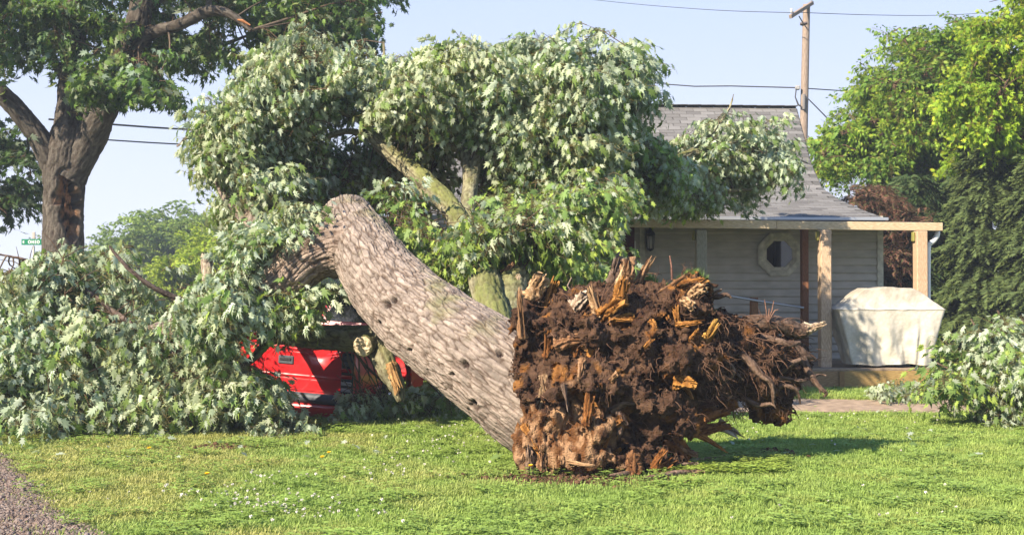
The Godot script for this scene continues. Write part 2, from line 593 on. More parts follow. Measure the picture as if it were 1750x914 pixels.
func house_build() -> void:
	var corner := at(1508, 500, 21.7)
	corner.y = 0.0
	house = thing("house", "small grey sided house with a shingled roof and an open wooden porch", "house", corner, deg_to_rad(4.0))
	var W := 8.3
	# wall of lapped boards
	var mb := MB.new()
	mb.box(Vector3(-W * 0.5, 1.5, -0.11), Vector3(W, 2.7, 0.18))
	mb.box(Vector3(-0.09, 1.5, -4.6), Vector3(0.18, 2.7, 8.8))
	mb.box(Vector3(-W + 0.09, 1.5, -4.6), Vector3(0.18, 2.7, 8.8))
	mb.box(Vector3(-W * 0.5, 1.5, -9.1), Vector3(W, 2.7, 0.18))
	var wall := put("wall", mb.mesh(), M.siding, house)
	var bmesh := MB.new()
	var L := W - 0.12
	var e := 0.137
	var pr := [Vector2(0.014, 0.0), Vector2(0.014, 0.032), Vector2(0.03, 0.038), Vector2(0.11, 0.020), Vector2(e, 0.012), Vector2(e, 0.0)]      # height and depth of the lap
	for k in pr.size():
		var q0: Vector2 = pr[k]
		var q1: Vector2 = pr[(k + 1) % pr.size()]
		bmesh.face([Vector3(-L / 2, q0.x, q0.y), Vector3(L / 2, q0.x, q0.y), Vector3(L / 2, q1.x, q1.y), Vector3(-L / 2, q1.x, q1.y)])
	for sd in [-1.0, 1.0]:
		var en := []
		for q in pr:
			en.append(Vector3(sd * L / 2, q.x, q.y))
		if sd < 0:
			en.reverse()
		bmesh.face(en)
	var bm := bmesh.mesh()
	for k in 18:
		var b := put("siding_board", bm, M.siding, wall)
		b.position = Vector3(-W / 2 - 0.01, 0.33 + k * e, -0.021)
	# corner and door trim
	mb = MB.new()
	mb.box(Vector3(-0.035, 1.55, -0.005), Vector3(0.11, 2.6, 0.07), Color.WHITE, 0.006)
	put("corner_board", mb.mesh(), M.trim, house)
	mb = MB.new()
	mb.box(hl(at(1089, 420, 21.9)) * Vector3(1, 0, 0) + Vector3(0, 1.5, 0.02), Vector3(0.09, 2.5, 0.05), Color.WHITE, 0.005)
	put("door_trim", mb.mesh(), M.trim, house)
	mb = MB.new()
	var dx: float = hl(at(1060, 420, 21.9)).x
	mb.box(Vector3(dx - 0.24, 1.38, 0.012), Vector3(0.86, 2.05, 0.045), Color.WHITE, 0.005)
	var door := put("door", mb.mesh(), M.white_metal, house)
	mb = MB.new()
	mb.box(Vector3(dx - 0.24, 1.85, 0.037), Vector3(0.6, 0.9, 0.012), Color.WHITE, 0.003)
	put("door_pane", mb.mesh(), M.window_pane, door)
	for k in 3:
		mb = MB.new()
		mb.box(Vector3(dx - 0.24, 1.55 + k * 0.3, 0.047), Vector3(0.62, 0.022, 0.02), Color.WHITE, 0.003)
		put("glazing_bar", mb.mesh(), M.white_metal, door)
	# octagonal window
	var o := hl(at(1324, 435, 21.85))
	o.z = 0.018
	var win := Node3D.new()
	win.name = "octagonal_window"
	win.position = o
	house.add_child(win, true)
	put("outer_frame", oct_ring(0.415, 0.30, 0.0, 0.055), M.trim, win)
	put("inner_frame", oct_ring(0.325, 0.245, 0.0, 0.035), M.trim, win)
	mb = MB.new()
	var oc := []
	for k in 8:
		oc.append(Vector3(cos(TAU * (k + 0.5) / 8), sin(TAU * (k + 0.5) / 8), 0) * 0.26 + Vector3(0, 0, 0.012))
	mb.face(oc)
	put("window_pane", mb.mesh(), M.window_pane, win)
	# a pale blind half seen inside the pane would not show; wall lantern beside the door
	var lm := hl(at(1104, 412, 21.75))
	lm.z = 0.1
	var lan := Node3D.new()
	lan.name = "wall_lantern"
	lan.position = lm
	house.add_child(lan, true)
	mb = MB.new()
	mb.box(Vector3(0, 0.02, -0.085), Vector3(0.11, 0.30, 0.025), Color.WHITE, 0.008)
	mb.beam(Vector3(0, 0.17, -0.08), Vector3(0, 0.21, 0), 0.02, 0.02)
	put("back_plate", mb.mesh(), M.black_metal, lan)
	mb = MB.new()
	for s in 6:
		var a := TAU * s / 6
		mb.beam(Vector3(cos(a) * 0.055, -0.15, sin(a) * 0.055), Vector3(cos(a) * 0.075, 0.08, sin(a) * 0.075), 0.012, 0.012, Color.WHITE, 0.002, Vector3.RIGHT)
	mb.tube(PackedVector3Array([Vector3(0, -0.19, 0), Vector3(0, -0.17, 0), Vector3(0, -0.15, 0)]), PackedFloat32Array([0.015, 0.05, 0.066]), 6)
	put("cage", mb.mesh(), M.black_metal, lan)
	mb = MB.new()
	mb.tube(PackedVector3Array([Vector3(0, 0.08, 0), Vector3(0, 0.12, 0), Vector3(0, 0.19, 0), Vector3(0, 0.25, 0)]), PackedFloat32Array([0.095, 0.085, 0.03, 0.008]), 6)
	put("cap", mb.mesh(), M.black_metal, lan)
	mb = MB.new()
	mb.tube(PackedVector3Array([Vector3(0, -0.14, 0), Vector3(0, 0.07, 0)]), PackedFloat32Array([0.05, 0.066]), 6)
	put("lantern_pane", mb.mesh(), M.lamp_clear, lan)
	roof_build(W)
	porch_build()

func oct_ring(ro: float, ri: float, z0: float, z1: float) -> ArrayMesh:
	var mb := MB.new()
	for k in 8:
		var a := TAU * (k - 0.5) / 8
		var b := TAU * (k + 0.5) / 8
		var A := Vector3(cos(a), sin(a), 0)
		var B := Vector3(cos(b), sin(b), 0)
		var z := Vector3(0, 0, 1)
		var rm := ro * 0.93
		var rn := ri * 1.07
		mb.face([A * ro + z * z0, B * ro + z * z0, B * ro + z * (z1 - 0.012), A * ro + z * (z1 - 0.012)])
		mb.face([A * ro + z * (z1 - 0.012), B * ro + z * (z1 - 0.012), B * rm + z * z1, A * rm + z * z1])
		mb.face([A * rm + z * z1, B * rm + z * z1, B * rn + z * z1, A * rn + z * z1])
		mb.face([A * rn + z * z1, B * rn + z * z1, B * ri + z * (z1 - 0.012), A * ri + z * (z1 - 0.012)])
		mb.face([B * ri + z * (z1 - 0.012), B * ri + z * z0, A * ri + z * z0, A * ri + z * (z1 - 0.012)])
	return mb.mesh()

# the front slope of the roof, bottom to top: [z, y, x of the right edge]
var slope := [[0.45, 2.79, -0.10], [-0.4, 3.0, -0.22], [-1.2, 3.22, -0.33], [-2.0, 3.52, -0.40], [-2.8, 4.07, -0.36], [-4.8, 5.47, -0.04]]

func on_roof(s: float) -> Array:      # s metres up the slope -> [z, y, right x, direction up the slope]
	for k in slope.size() - 1:
		var a = slope[k]
		var b = slope[k + 1]
		var l := Vector2(b[0] - a[0], b[1] - a[1]).length()
		if s <= l or k == slope.size() - 2:
			var u := s / l
			return [lerpf(a[0], b[0], u), lerpf(a[1], b[1], u), lerpf(a[2], b[2], u), Vector3(0, b[1] - a[1], b[0] - a[0]).normalized()]
		s -= l
	return []

func roof_build(W: float) -> void:
	var length := 0.0
	for k in slope.size() - 1:
		length += Vector2(slope[k + 1][0] - slope[k][0], slope[k + 1][1] - slope[k][1]).length()
	# deck below the shingles, front and back
	var mb := MB.new()
	for k in slope.size() - 1:
		var a = slope[k]
		var b = slope[k + 1]
		mb.face([Vector3(-W - 0.3, a[1] - 0.03, a[0]), Vector3(a[2], a[1] - 0.03, a[0]), Vector3(b[2], b[1] - 0.03, b[0]), Vector3(-W - 0.3, b[1] - 0.03, b[0])])
		mb.face([Vector3(-W - 0.3, a[1] - 0.12, a[0]), Vector3(-W - 0.3, b[1] - 0.12, b[0]), Vector3(b[2], b[1] - 0.12, b[0]), Vector3(a[2], a[1] - 0.12, a[0])])
		mb.face([Vector3(a[2], a[1] - 0.12, a[0]), Vector3(b[2], b[1] - 0.12, b[0]), Vector3(b[2], b[1] - 0.02, b[0]), Vector3(a[2], a[1] - 0.02, a[0])])
	mb.face([Vector3(-0.04, 5.44, -4.8), Vector3(-0.04, 2.7, -9.6), Vector3(-W - 0.3, 2.7, -9.6), Vector3(-W - 0.3, 5.44, -4.8)])
	mb.face([Vector3(-W - 0.3, 2.67, 0.45), Vector3(-0.1, 2.67, 0.45), Vector3(-0.1, 2.77, 0.45), Vector3(-W - 0.3, 2.77, 0.45)])
	var gray := Color(0.16, 0.155, 0.15)
	for k in mb.c.size():
		mb.c[k] = gray
	var roof := put("roof", mb.mesh(), M.shingle, house)
	# gable wall
	mb = MB.new()
	var pts := [Vector3(-0.45, 2.7, -9.2), Vector3(-0.45, 2.7, 0.1)]
	for k in range(1, slope.size()):
		pts.append(Vector3(-0.45, slope[k][1] - 0.13, slope[k][0]))
	mb.face(pts)
	put("gable", mb.mesh(), M.siding, house)
	# drip edge and ridge
	mb = MB.new()
	mb.beam(Vector3(-W - 0.3, 2.775, 0.47), Vector3(-0.06, 2.775, 0.47), 0.04, 0.05, Color.WHITE, 0.004)
	put("drip_edge", mb.mesh(), M.galvanised, house)
	# shingles: tabs in courses; the single ones are those to the right where they show
	var meshes := []
	for k in 3:
		var q := MB.new()
		var l := 0.165
		var w: float = [0.296, 0.290, 0.282][k]
		q.box(Vector3(0, 0, 0), Vector3(w, 0.007, l), Color.WHITE)
		meshes.append(q.mesh())
	var tones := []
	for k in 5:
		var g: float = [0.21, 0.25, 0.28, 0.31, 0.23][k]
		var sm: StandardMaterial3D = M.shingle.duplicate()
		sm.vertex_color_use_as_albedo = false
		sm.albedo_color = Color(g * 0.96, g * 0.93, g * 0.90).linear_to_srgb()
		tones.append(sm)
	var rest := MB.new()
	var course := 0
	var made := 0
	var s := 0.06
	while s < length - 0.03:
		var g: Array = on_roof(s)
		var up: Vector3 = g[3]
		var nrm := Vector3(0, up.z * -1.0, up.y)
		nrm = Vector3(0, -up.z, up.y).normalized()
		if nrm.y < 0:
			nrm = -nrm
		var lift := Basis(Vector3.RIGHT, -deg_to_rad(1.6))
		var b := Basis(Vector3.RIGHT, nrm, -up) * lift
		var x: float = g[2] - 0.02 - (0.0 if course % 2 == 0 else 0.15)
		var col := 0
		while x > -W - 0.2:
			var w := 0.3 if not (col == 0 and course % 2 == 1) else 0.3
			var mid := Vector3(x - w * 0.5, g[1], g[0]) + nrm * R(-0.002, 0.003)
			var tone := rng.randi() % 5
			if x > -3.75 and made < 296 and s > 1.9:
				var o := put("shingle", meshes[rng.randi() % 3], tones[tone], roof)
				o.transform = Transform3D(b, mid)
				made += 1
			else:
				var gg: float = [0.21, 0.25, 0.28, 0.31, 0.23][tone]
				rest.box(mid, Vector3(0.29, 0.007, 0.165), Color(gg * 0.96, gg * 0.93, gg * 0.90), 0.0, b)
			x -= 0.3
			col += 1
		if course % 2 == 1:
			rest.box(Vector3(g[2] - 0.085, g[1], g[0]), Vector3(0.13, 0.007, 0.165), gray, 0.0, b)
		s += 0.14
		course += 1
	put("shingle_courses", rest.mesh(), M.shingle, roof).set_meta("kind", "stuff")
	mb = MB.new()
	for k in 28:
		mb.box(Vector3(-0.2 - k * 0.3, 5.485, -4.8), Vector3(0.31, 0.012, 0.24), tint(gray, 0.8, 1.2), 0.0, Basis(Vector3(0, 0, 1), 0.02))
	put("ridge_cap", mb.mesh(), M.shingle, roof)

func porch_build() -> void:
	var wood := Color(0.78, 0.66, 0.46)
	var pale := Color(0.70, 0.54, 0.38)
	# beam along the front of the porch roof
	var a := hl(at(1000, 380.0, 19.25))
	var z := hl(at(1612, 387.5, 20.45))
	var mid := a.lerp(z, 0.52)
	var mb := MB.new()
	mb.beam(a, mid, 0.04, 0.135, wood, 0.006)
	put("fascia_board", mb.mesh(), M.lumber_flat, house)
	mb = MB.new()
	mb.beam(mid + Vector3(0.002, -0.004, 0.003), z, 0.04, 0.135, Color(0.77, 0.64, 0.43), 0.006)
	put("fascia_board", mb.mesh(), M.lumber_flat, house)
	# porch roof: boards between the beam and the wall
	var roof_parts := MB.new()
	var n := 16
	for k in n:
		var p0 := a.lerp(z, (k + 0.03) / n)
		var p1 := a.lerp(z, (k + 0.97) / n)
		var q0 := Vector3(p0.x, 2.70, 0.0)
		var q1 := Vector3(p1.x, 2.70, 0.0)
		var up := Vector3(0, 0.05, 0)
		p0 += Vector3(0, 0.02, -0.03)
		p1 += Vector3(0, 0.02, -0.03)
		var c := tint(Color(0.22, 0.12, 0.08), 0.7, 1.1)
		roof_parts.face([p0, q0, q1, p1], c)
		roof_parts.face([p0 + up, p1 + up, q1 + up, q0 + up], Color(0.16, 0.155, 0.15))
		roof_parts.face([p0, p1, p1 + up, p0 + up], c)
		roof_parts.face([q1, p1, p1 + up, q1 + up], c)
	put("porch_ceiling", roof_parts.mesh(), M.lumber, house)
	# front posts
	for q in [[1198, 19.75, 0.17, Color(0.40, 0.40, 0.31)], [1410, 19.95, 0.178, pale], [1574, 20.3, 0.185, Color(0.66, 0.49, 0.33)]]:
		var c: Vector3 = at(q[0], 480, q[1])
		mb = MB.new()
		mb.box(hl(Vector3(c.x, 1.262, c.z)), Vector3(q[2], 2.524, q[2]), q[3], 0.012)
		put("porch_post", mb.mesh(), M.lumber, house)
		mb = MB.new()
		mb.box(hl(Vector3(c.x - q[2] * 0.5 - 0.022, 2.43, c.z)), Vector3(0.04, 0.16, 0.09), Color(0.34, 0.33, 0.10), 0.012)
		put("post_block", mb.mesh(), M.lumber, house)
	# old dark posts half way back
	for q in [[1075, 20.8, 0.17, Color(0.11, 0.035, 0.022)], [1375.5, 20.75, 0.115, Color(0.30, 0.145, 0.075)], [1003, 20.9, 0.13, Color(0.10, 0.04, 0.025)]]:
		var c: Vector3 = at(q[0], 480, q[1])
		mb = MB.new()
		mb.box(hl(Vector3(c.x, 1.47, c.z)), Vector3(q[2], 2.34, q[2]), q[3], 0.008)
		put("inner_post", mb.mesh(), M.lumber, house)
	# handrail and its stub
	var st := at(1289, 540, 20.7)
	mb = MB.new()
	mb.box(hl(Vector3(st.x, 0.85, st.z)), Vector3(0.12, 1.16, 0.12), Color(0.33, 0.18, 0.09), 0.008)
	put("rail_post", mb.mesh(), M.lumber, house)
	mb = MB.new()
	mb.tube(PackedVector3Array([hl(at(1195, 497, 20.62)), hl(at(1290, 513, 20.62)), hl(at(1374, 526, 20.66))]), PackedFloat32Array([0.022, 0.022, 0.022]), 10)
	put("handrail", mb.mesh(), M.galvanised, house)
	# deck: planks on a boxed frame
	var f0 := hl(on_ground(1000, 661))
	var x1: float = hl(at(1592, 640, 19.5)).x
	var zf: float = hl(at(1500, 640, 19.5)).z
	var x0 := x1 - 5.6
	var deck := Node3D.new()
	deck.name = "deck"
	house.add_child(deck, true)
	var nb := 15
	var zb := 0.02
	for k in nb:
		mb = MB.new()
		var zz := lerpf(zf - 0.02, zb, (k + 0.5) / nb)
		mb.box(Vector3((x0 + x1) * 0.5, 0.302, zz), Vector3(x1 - x0 + 0.03, 0.036, (zf - zb) / nb - 0.008), tint(Color(0.38, 0.30, 0.22), 0.8, 1.1), 0.004)
		put("plank", mb.mesh(), M.lumber_flat, deck)
	var px: float = hl(at(1438, 650, 19.5)).x
	var old := Color(0.44, 0.31, 0.13)
	mb = MB.new()
	mb.box(Vector3((px + x1) * 0.5, 0.145, zf + 0.0), Vector3(x1 - px, 0.275, 0.04), old, 0.005)
	put("skirt_board", mb.mesh(), M.lumber_flat, deck)
	mb = MB.new()
	mb.box(Vector3((x0 + px) * 0.5 - 0.004, 0.145, zf - 0.003), Vector3(px - x0 - 0.012, 0.275, 0.04), Color(0.40, 0.27, 0.14), 0.005)
	put("skirt_board", mb.mesh(), M.lumber_flat, deck)
	mb = MB.new()
	mb.box(Vector3(px - 0.02, 0.14, zf + 0.035), Vector3(0.085, 0.28, 0.03), Color(0.36, 0.22, 0.10), 0.005)
	put("skirt_batten", mb.mesh(), M.lumber, deck)
	mb = MB.new()
	mb.box(Vector3(x1 + 0.002, 0.145, (zf + zb) * 0.5 - 0.03), Vector3(0.04, 0.275, zf - zb - 0.06), old, 0.005)
	put("skirt_board", mb.mesh(), M.lumber, deck)
	# downspout
	mb = MB.new()
	var d := 20.55
	var path := [at(1604, 395, d), at(1603, 402, d), at(1597, 411, d), at(1590, 417, d), at(1588, 426, d), at(1588, 520, d), at(1589, 655, d)]
	var cr := curve(path, [0.04, 0.045, 0.045, 0.045, 0.04, 0.032, 0.032], 0.05)
	var lp := PackedVector3Array()
	for q in cr[0]:
		lp.append(hl(q))
	mb.tube(lp, cr[1], 12)
	put("downspout", mb.mesh(), M.white_metal, house)
	# wrecked end: the gutter and board torn down by the tree
	var w0 := thing("fallen_porch_post", "grey brown square post knocked askew behind the mossy upright limb", "post")
	mb = MB.new()
	mb.beam(at(703, 354, 17.4), at(772, 416, 17.3), 0.145, 0.145, Color(0.46, 0.33, 0.25), 0.012)
	mb.beam(at(700, 362, 17.5), at(735, 412, 17.5), 0.03, 0.10, Color(0.66, 0.56, 0.50), 0.004)
	put("post_shaft", mb.mesh(), M.lumber, w0)
	var w1 := thing("leaning_board", "dark weathered board leaning behind the top of the torn root plate", "board")
	mb = MB.new()
	mb.beam(at(940, 508, 17.2), at(985, 440, 17.8), 0.20, 0.05, Color(0.16, 0.12, 0.10), 0.006, Vector3(0, 0, 1))
	mb.beam(at(955, 492, 17.15), at(972, 466, 17.35), 0.09, 0.02, Color(0.5, 0.36, 0.22), 0.004, Vector3(0, 0, 1))
	put("board", mb.mesh(), M.lumber, w1)
	var w2 := thing("torn_gutter", "white torn length of eave siding hanging behind the central foliage", "siding strip")
	for k in 3:
		mb = MB.new()
		mb.beam(at(735, 372 + k * 11, 18.6), at(880, 376 + k * 11.5, 18.7), 0.03, 0.085, Color(0.60, 0.60, 0.60), 0.006)
		put("strip", mb.mesh(), M.painted, w2)

# ------------------------------------------------------------------ foliage
const LOBES := [[0.0, 0.0], [0.26, 0.04], [0.13, 0.20], [0.42, 0.42], [0.20, 0.42], [0.36, 0.80], [0.13, 0.62], [0.0, 1.12], [-0.13, 0.62], [-0.36, 0.80], [-0.20, 0.42], [-0.42, 0.42], [-0.13, 0.20], [-0.26, 0.04]]

# one deeply cut maple leaf hanging from base, its tip towards dir
func leaf(mb: MB, base: Vector3, dir: Vector3, nrm: Vector3, size: float, col: Color, curl: float) -> void:
	var y := dir.normalized()
	var x := y.cross(nrm).normalized()
	var z := x.cross(y)
	var m := mb.p(base + y * size * 0.3, col)
	var first := mb.v.size()
	var fold := R(-0.15, 0.75)
	for q in LOBES:
		var b: float = fold * absf(q[0]) - curl * (q[0] * q[0] * 1.4 + (q[1] - 0.3) * absf(q[1] - 0.3))
		mb.p(base + (x * q[0] + y * q[1] + z * b) * size, col)
	for k in LOBES.size():
		mb.tri(m, first + k, first + (k + 1) % LOBES.size())

# a shoot about len long with leaves along it, drooping as cut or laden shoots do
func spray(n: int, len: float, size: float, palette: Array, droop: float, hang: float) -> ArrayMesh:
	var mb := MB.new()
	var pts := PackedVector3Array()
	var rad := PackedFloat32Array()
	for k in 6:
		var u := k / 5.0
		pts.append(Vector3(u * len, -droop * len * u * u + 0.03 * sin(u * 7.0), 0.04 * len * sin(u * 5.0)))
		rad.append(lerpf(0.006, 0.002, u))
	mb.tube(pts, rad, 4, Color(0.17, 0.14, 0.07), null, false)
	for k in n:
		var u := 0.12 + 0.88 * (k + 0.5) / n
		var p := Vector3(u * len, -droop * len * u * u, 0)
		var s := 1.0 if k % 2 == 0 else -1.0
		var out := Vector3(R(-0.1, 0.7), R(-0.3, 0.45), s * R(0.35, 1.0)).normalized()
		var stem := p + out * len * R(0.14, 0.32)
		var d := (out * (1.0 - hang) + Vector3(R(-0.25, 0.25), -1.0, R(-0.25, 0.25)) * hang).normalized()
		var nn := Vector3(R(-1, 1), R(-0.2, 1.1), R(-1, 1)).normalized()
		if absf(nn.dot(d)) > 0.85:
			nn = d.cross(Vector3(0.3, 0.9, 0.1)).normalized()
		var w := R(0, 1)
		var col: Color = palette[0][0]
		for q in palette:
			if w <= q[1]:
				col = q[0]
				break
			w -= q[1]
		col = tint(col, 0.8, 1.15)
		mb.tube(PackedVector3Array([p, stem]), PackedFloat32Array([0.0022, 0.0016]), 3, Color(0.26, 0.22, 0.09), null, false)
		leaf(mb, stem, d, nn, size * R(0.6, 1.25), col, R(0.0, 0.9))
	return mb.mesh()

func frond(palette: Array, n: int, len: float, wide: float, w: float) -> ArrayMesh:     # a conifer shoot: flat side shoots along a drooping stem
	var mb := MB.new()
	for k in n:
		var u := (k + 0.5) / n
		var p := Vector3(u * len, -0.35 * len * u * u, 0)
		for s in [-1.0, 1.0]:
			var l := wide * (1.1 - 0.75 * u) * R(0.7, 1.2)
			var d := Vector3(R(0.5, 0.9), R(-0.7, 0.05), s).normalized()
			var side := d.cross(Vector3(R(-0.4, 0.4), 1, R(-0.4, 0.4))).normalized() * w
			var c: Color = tint(palette[rng.randi() % palette.size()], 0.75, 1.2)
			var a := mb.p(p - side, c)
			mb.p(p + side, c)
			mb.p(p + d * l + side * 0.25, c)
			mb.p(p + d * l * 0.6 - side * 0.9 + Vector3(0, -0.02, 0), c)
			mb.tri(a, a + 1, a + 2)
			mb.tri(a, a + 2, a + 3)
	return mb.mesh()

# gaps in the leaves: [outline in the photograph, the depth up to which it is open]
var gaps := [
	[PackedVector2Array([Vector2(392, 560), Vector2(400, 546), Vector2(450, 560), Vector2(452, 584), Vector2(470, 588), Vector2(600, 585), Vector2(668, 640), Vector2(655, 690), Vector2(590, 672), Vector2(590, 716), Vector2(478, 712), Vector2(488, 682), Vector2(446, 655), Vector2(415, 615)]), 15.4],
	[PackedVector2Array([Vector2(575, 530), Vector2(660, 530), Vector2(670, 620), Vector2(570, 600), Vector2(545, 570)]), 17.6],
	[PackedVector2Array([Vector2(545, 338), Vector2(645, 343), Vector2(690, 400), Vector2(690, 440), Vector2(640, 500), Vector2(580, 470), Vector2(540, 420)]), 14.25],
	[PackedVector2Array([Vector2(450, 485), Vector2(520, 420), Vector2(565, 395), Vector2(590, 480), Vector2(530, 500), Vector2(440, 520)]), 14.3],
	[PackedVector2Array([Vector2(610, 205), Vector2(650, 225), Vector2(710, 275), Vector2(785, 345), Vector2(795, 395), Vector2(765, 385), Vector2(735, 335), Vector2(620, 250)]), 16.4],
	[PackedVector2Array([Vector2(160, 185), Vector2(300, 190), Vector2(318, 300), Vector2(372, 345), Vector2(270, 350), Vector2(150, 385)]), 60.0],
	[PackedVector2Array([Vector2(800, 460), Vector2(870, 450), Vector2(880, 540), Vector2(800, 520)]), 13.2],
	[PackedVector2Array([Vector2(340, 432), Vector2(368, 432), Vector2(368, 490), Vector2(340, 490)]), 14.6],
	[PackedVector2Array([Vector2(698, 340), Vector2(725, 345), Vector2(775, 415), Vector2(755, 418)]), 17.5],
	[PackedVector2Array([Vector2(66, 280), Vector2(150, 280), Vector2(146, 405), Vector2(68, 430)]), 25.6],
	[PackedVector2Array([Vector2(24, 392), Vector2(78, 392), Vector2(78, 428), Vector2(24, 428)]), 39.0],
	[PackedVector2Array([Vector2(1068, 380), Vector2(1640, 380), Vector2(1600, 640), Vector2(1068, 600)]), 24.0]]

func in_gap(p: Vector3) -> bool:
	var q := Vector2(875.0 + p.x / -p.z * F, 491.0 - (p.y - EYE) / -p.z * F)
	for g in gaps:
		if -p.z < g[1] and Geometry2D.is_point_in_polygon(q, g[0]):
			return true
	return false

# the sun reaches the tailgate of the truck over the leaves: shoots that would stand in its way are few
const TO_SUN := Vector3(-1.15, 1.08, 1.12)
func shades_tailgate(p: Vector3) -> bool:
	var s := (p.z + 15.3) / TO_SUN.z
	if s < 0.05 or s > 6.0:
		return false
	var q := p - TO_SUN * s
	return q.x > -3.7 and q.x < -1.8 and q.y > -0.2 and q.y < 1.25

func poly_area(p: PackedVector2Array) -> float:
	var a := 0.0
	for k in p.size():
		a += p[k].cross(p[(k + 1) % p.size()])
	return absf(a) * 0.5

func new_store(n: int) -> Dictionary:
	var s := {"xf": [], "col": [], "mid": [], "arm": []}
	for k in n:
		s.xf.append([])
		s.col.append(PackedColorArray())
	return s

# clumps of shoots through the space that an outline bounds; which(p) picks the shoot, hue(p) tints it
func fill(s: Dictionary, poly: Array, n: int, near: Callable, thick: float, r: Vector2, per: int, scale: Vector2, which: Callable, hue: Callable, spread := 8) -> void:
	var P := PackedVector2Array()
	for k in range(0, poly.size(), 2):
		P.append(Vector2(poly[k], poly[k + 1]))
	# shoots reach past the middle of their clump, so the middles keep inside the outline
	var shrink: float = 0.72 * (0.85 * (r.x + r.y) * 0.5 + 0.09 * (scale.x + scale.y) * 0.5) * F / near.call((P[0] + P[P.size() / 2]) * 0.5)
	var whole := poly_area(P)
	var parts: Array[PackedVector2Array] = [P]
	for tries in 5:
		var q := Geometry2D.offset_polygon(P, -shrink)
		var sum := 0.0
		for g in q:
			sum += poly_area(g)
		if sum > 0.30 * whole:
			parts = q
			break
		shrink *= 0.65
	var lo := P[0]
	var hi := P[0]
	for q in P:
		lo = lo.min(q)
		hi = hi.max(q)
	var got := []
	for k in n:
		var best := Vector2.INF
		var far := -1.0
		for m in spread:
			var c := Vector2.INF
			for tries in 60:
				var q := Vector2(R(lo.x, hi.x), R(lo.y, hi.y))
				for g in parts:
					if Geometry2D.is_point_in_polygon(q, g):
						c = q
				if c != Vector2.INF:
					break
			if c == Vector2.INF:
				continue
			var d := 1e9
			for g in got:
				d = minf(d, c.distance_squared_to(g))
			if d > far:
				far = d
				best = c
		if best == Vector2.INF:
			continue
		got.append(best)
		var dd: float = near.call(best) + R(0, thick)
		var mid := at(best.x, best.y, dd)
		var rr := R(r.x, r.y)
		mid.y = maxf(mid.y, rr * 0.35)
		var before: int = s.arm.size()
		clump(s, mid, rr, per, scale, which, hue)
		if s.arm.size() > before:
			s.mid.append(mid)
		# wisps that stand out of the mass
		if R(0, 1) < 0.8:
			var o := Vector3(rng.randfn(), rng.randfn() + 0.5, rng.randfn()).normalized() * rr
			clump(s, mid + o * 1.15, rr * R(0.7, 1.3), 5, scale, which, hue)

func start_flow(p: Vector3) -> Vector3:      # neighbouring shoots lean the same way
	return Vector3(nz.get_noise_3dv(p * 0.35), 0.7 * nz.get_noise_3dv(p * 0.35 + Vector3(31, 0, 0)), nz.get_noise_3dv(p * 0.35 + Vector3(0, 57, 0))) * 1.9

func clump(s: Dictionary, mid: Vector3, rr: float, per: int, scale: Vector2, which: Callable, hue: Callable) -> void:
	var sh := R(0.85, 1.12)
	var each := 5
	for a in maxi(1, int(round(per / float(each)))):
		var dir := Vector3(rng.randfn(), rng.randfn() * 0.75 + 0.12, rng.randfn()).normalized()
		var fl := start_flow(mid)
		dir = (dir * 0.8 + fl).normalized()
		if per > 5 and nz.get_noise_3dv((mid + dir * rr * 0.6) * 1.15) < -0.2:      # gaps in the crown
			continue
		var len := rr * R(0.7, 1.55)
		var start := mid - dir * rr * R(0.0, 0.35)
		var yaw := atan2(-dir.z, dir.x)
		var slope_ := asin(clampf(dir.y, -1, 1)) * 0.7
		var ends := start
		var kept := 0
		for m in mini(each, per):
			var u := (m + R(0.3, 0.9)) / each
			var p := start + dir * len * u + Vector3(R(-0.05, 0.05), -0.22 * len * u * u + R(-0.05, 0.05), R(-0.05, 0.05))
			if p.y < 0.06:
				p.y = R(0.05, 0.2)
			var turn := (0.0 if m == each - 1 else (0.75 if m % 2 == 0 else -0.75)) + R(-0.35, 0.35)
			var b := Basis(Vector3.UP, yaw + turn) * Basis(Vector3(0, 0, 1), slope_ - 0.35 * u + R(-0.2, 0.3)) * Basis(Vector3.RIGHT, R(-0.6, 0.6))
			var sc := R(scale.x, scale.y)
			if in_gap(p) or in_gap(p + b.x * 0.2 * sc - Vector3(0, 0.08, 0)) or in_gap(p + b.x * 0.4 * sc - Vector3(0, 0.25, 0)):
				continue
			if (shades_tailgate(p) or shades_tailgate(p + b.x * 0.3 * sc - Vector3(0, 0.15, 0)) or shades_tailgate(p + b.x * 0.4 * sc - Vector3(0, 0.32, 0))) and R(0, 1) > 0.05:
				continue
			kept += 1
			ends = p
			var w: int = which.call(p)
			s.xf[w].append(Transform3D(b.scaled(Vector3.ONE * sc), p))
			var h: Color = hue.call(p)
			var k := sh * R(0.86, 1.12)
			s.col[w].append(Color(h.r * k, h.g * k, h.b * k))
		if kept > 1 and not in_gap(ends):
			s.arm.append([start, start.lerp(ends, 0.55) + Vector3(0, 0.05 * len, 0), ends])

func commit(s: Dictionary, meshes: Array, material: Material, parent: Node3D, called := "foliage") -> void:
	for k in meshes.size():
		if s.xf[k].size():
			scatter(called, meshes[k], material, s.xf[k], s.col[k], parent)

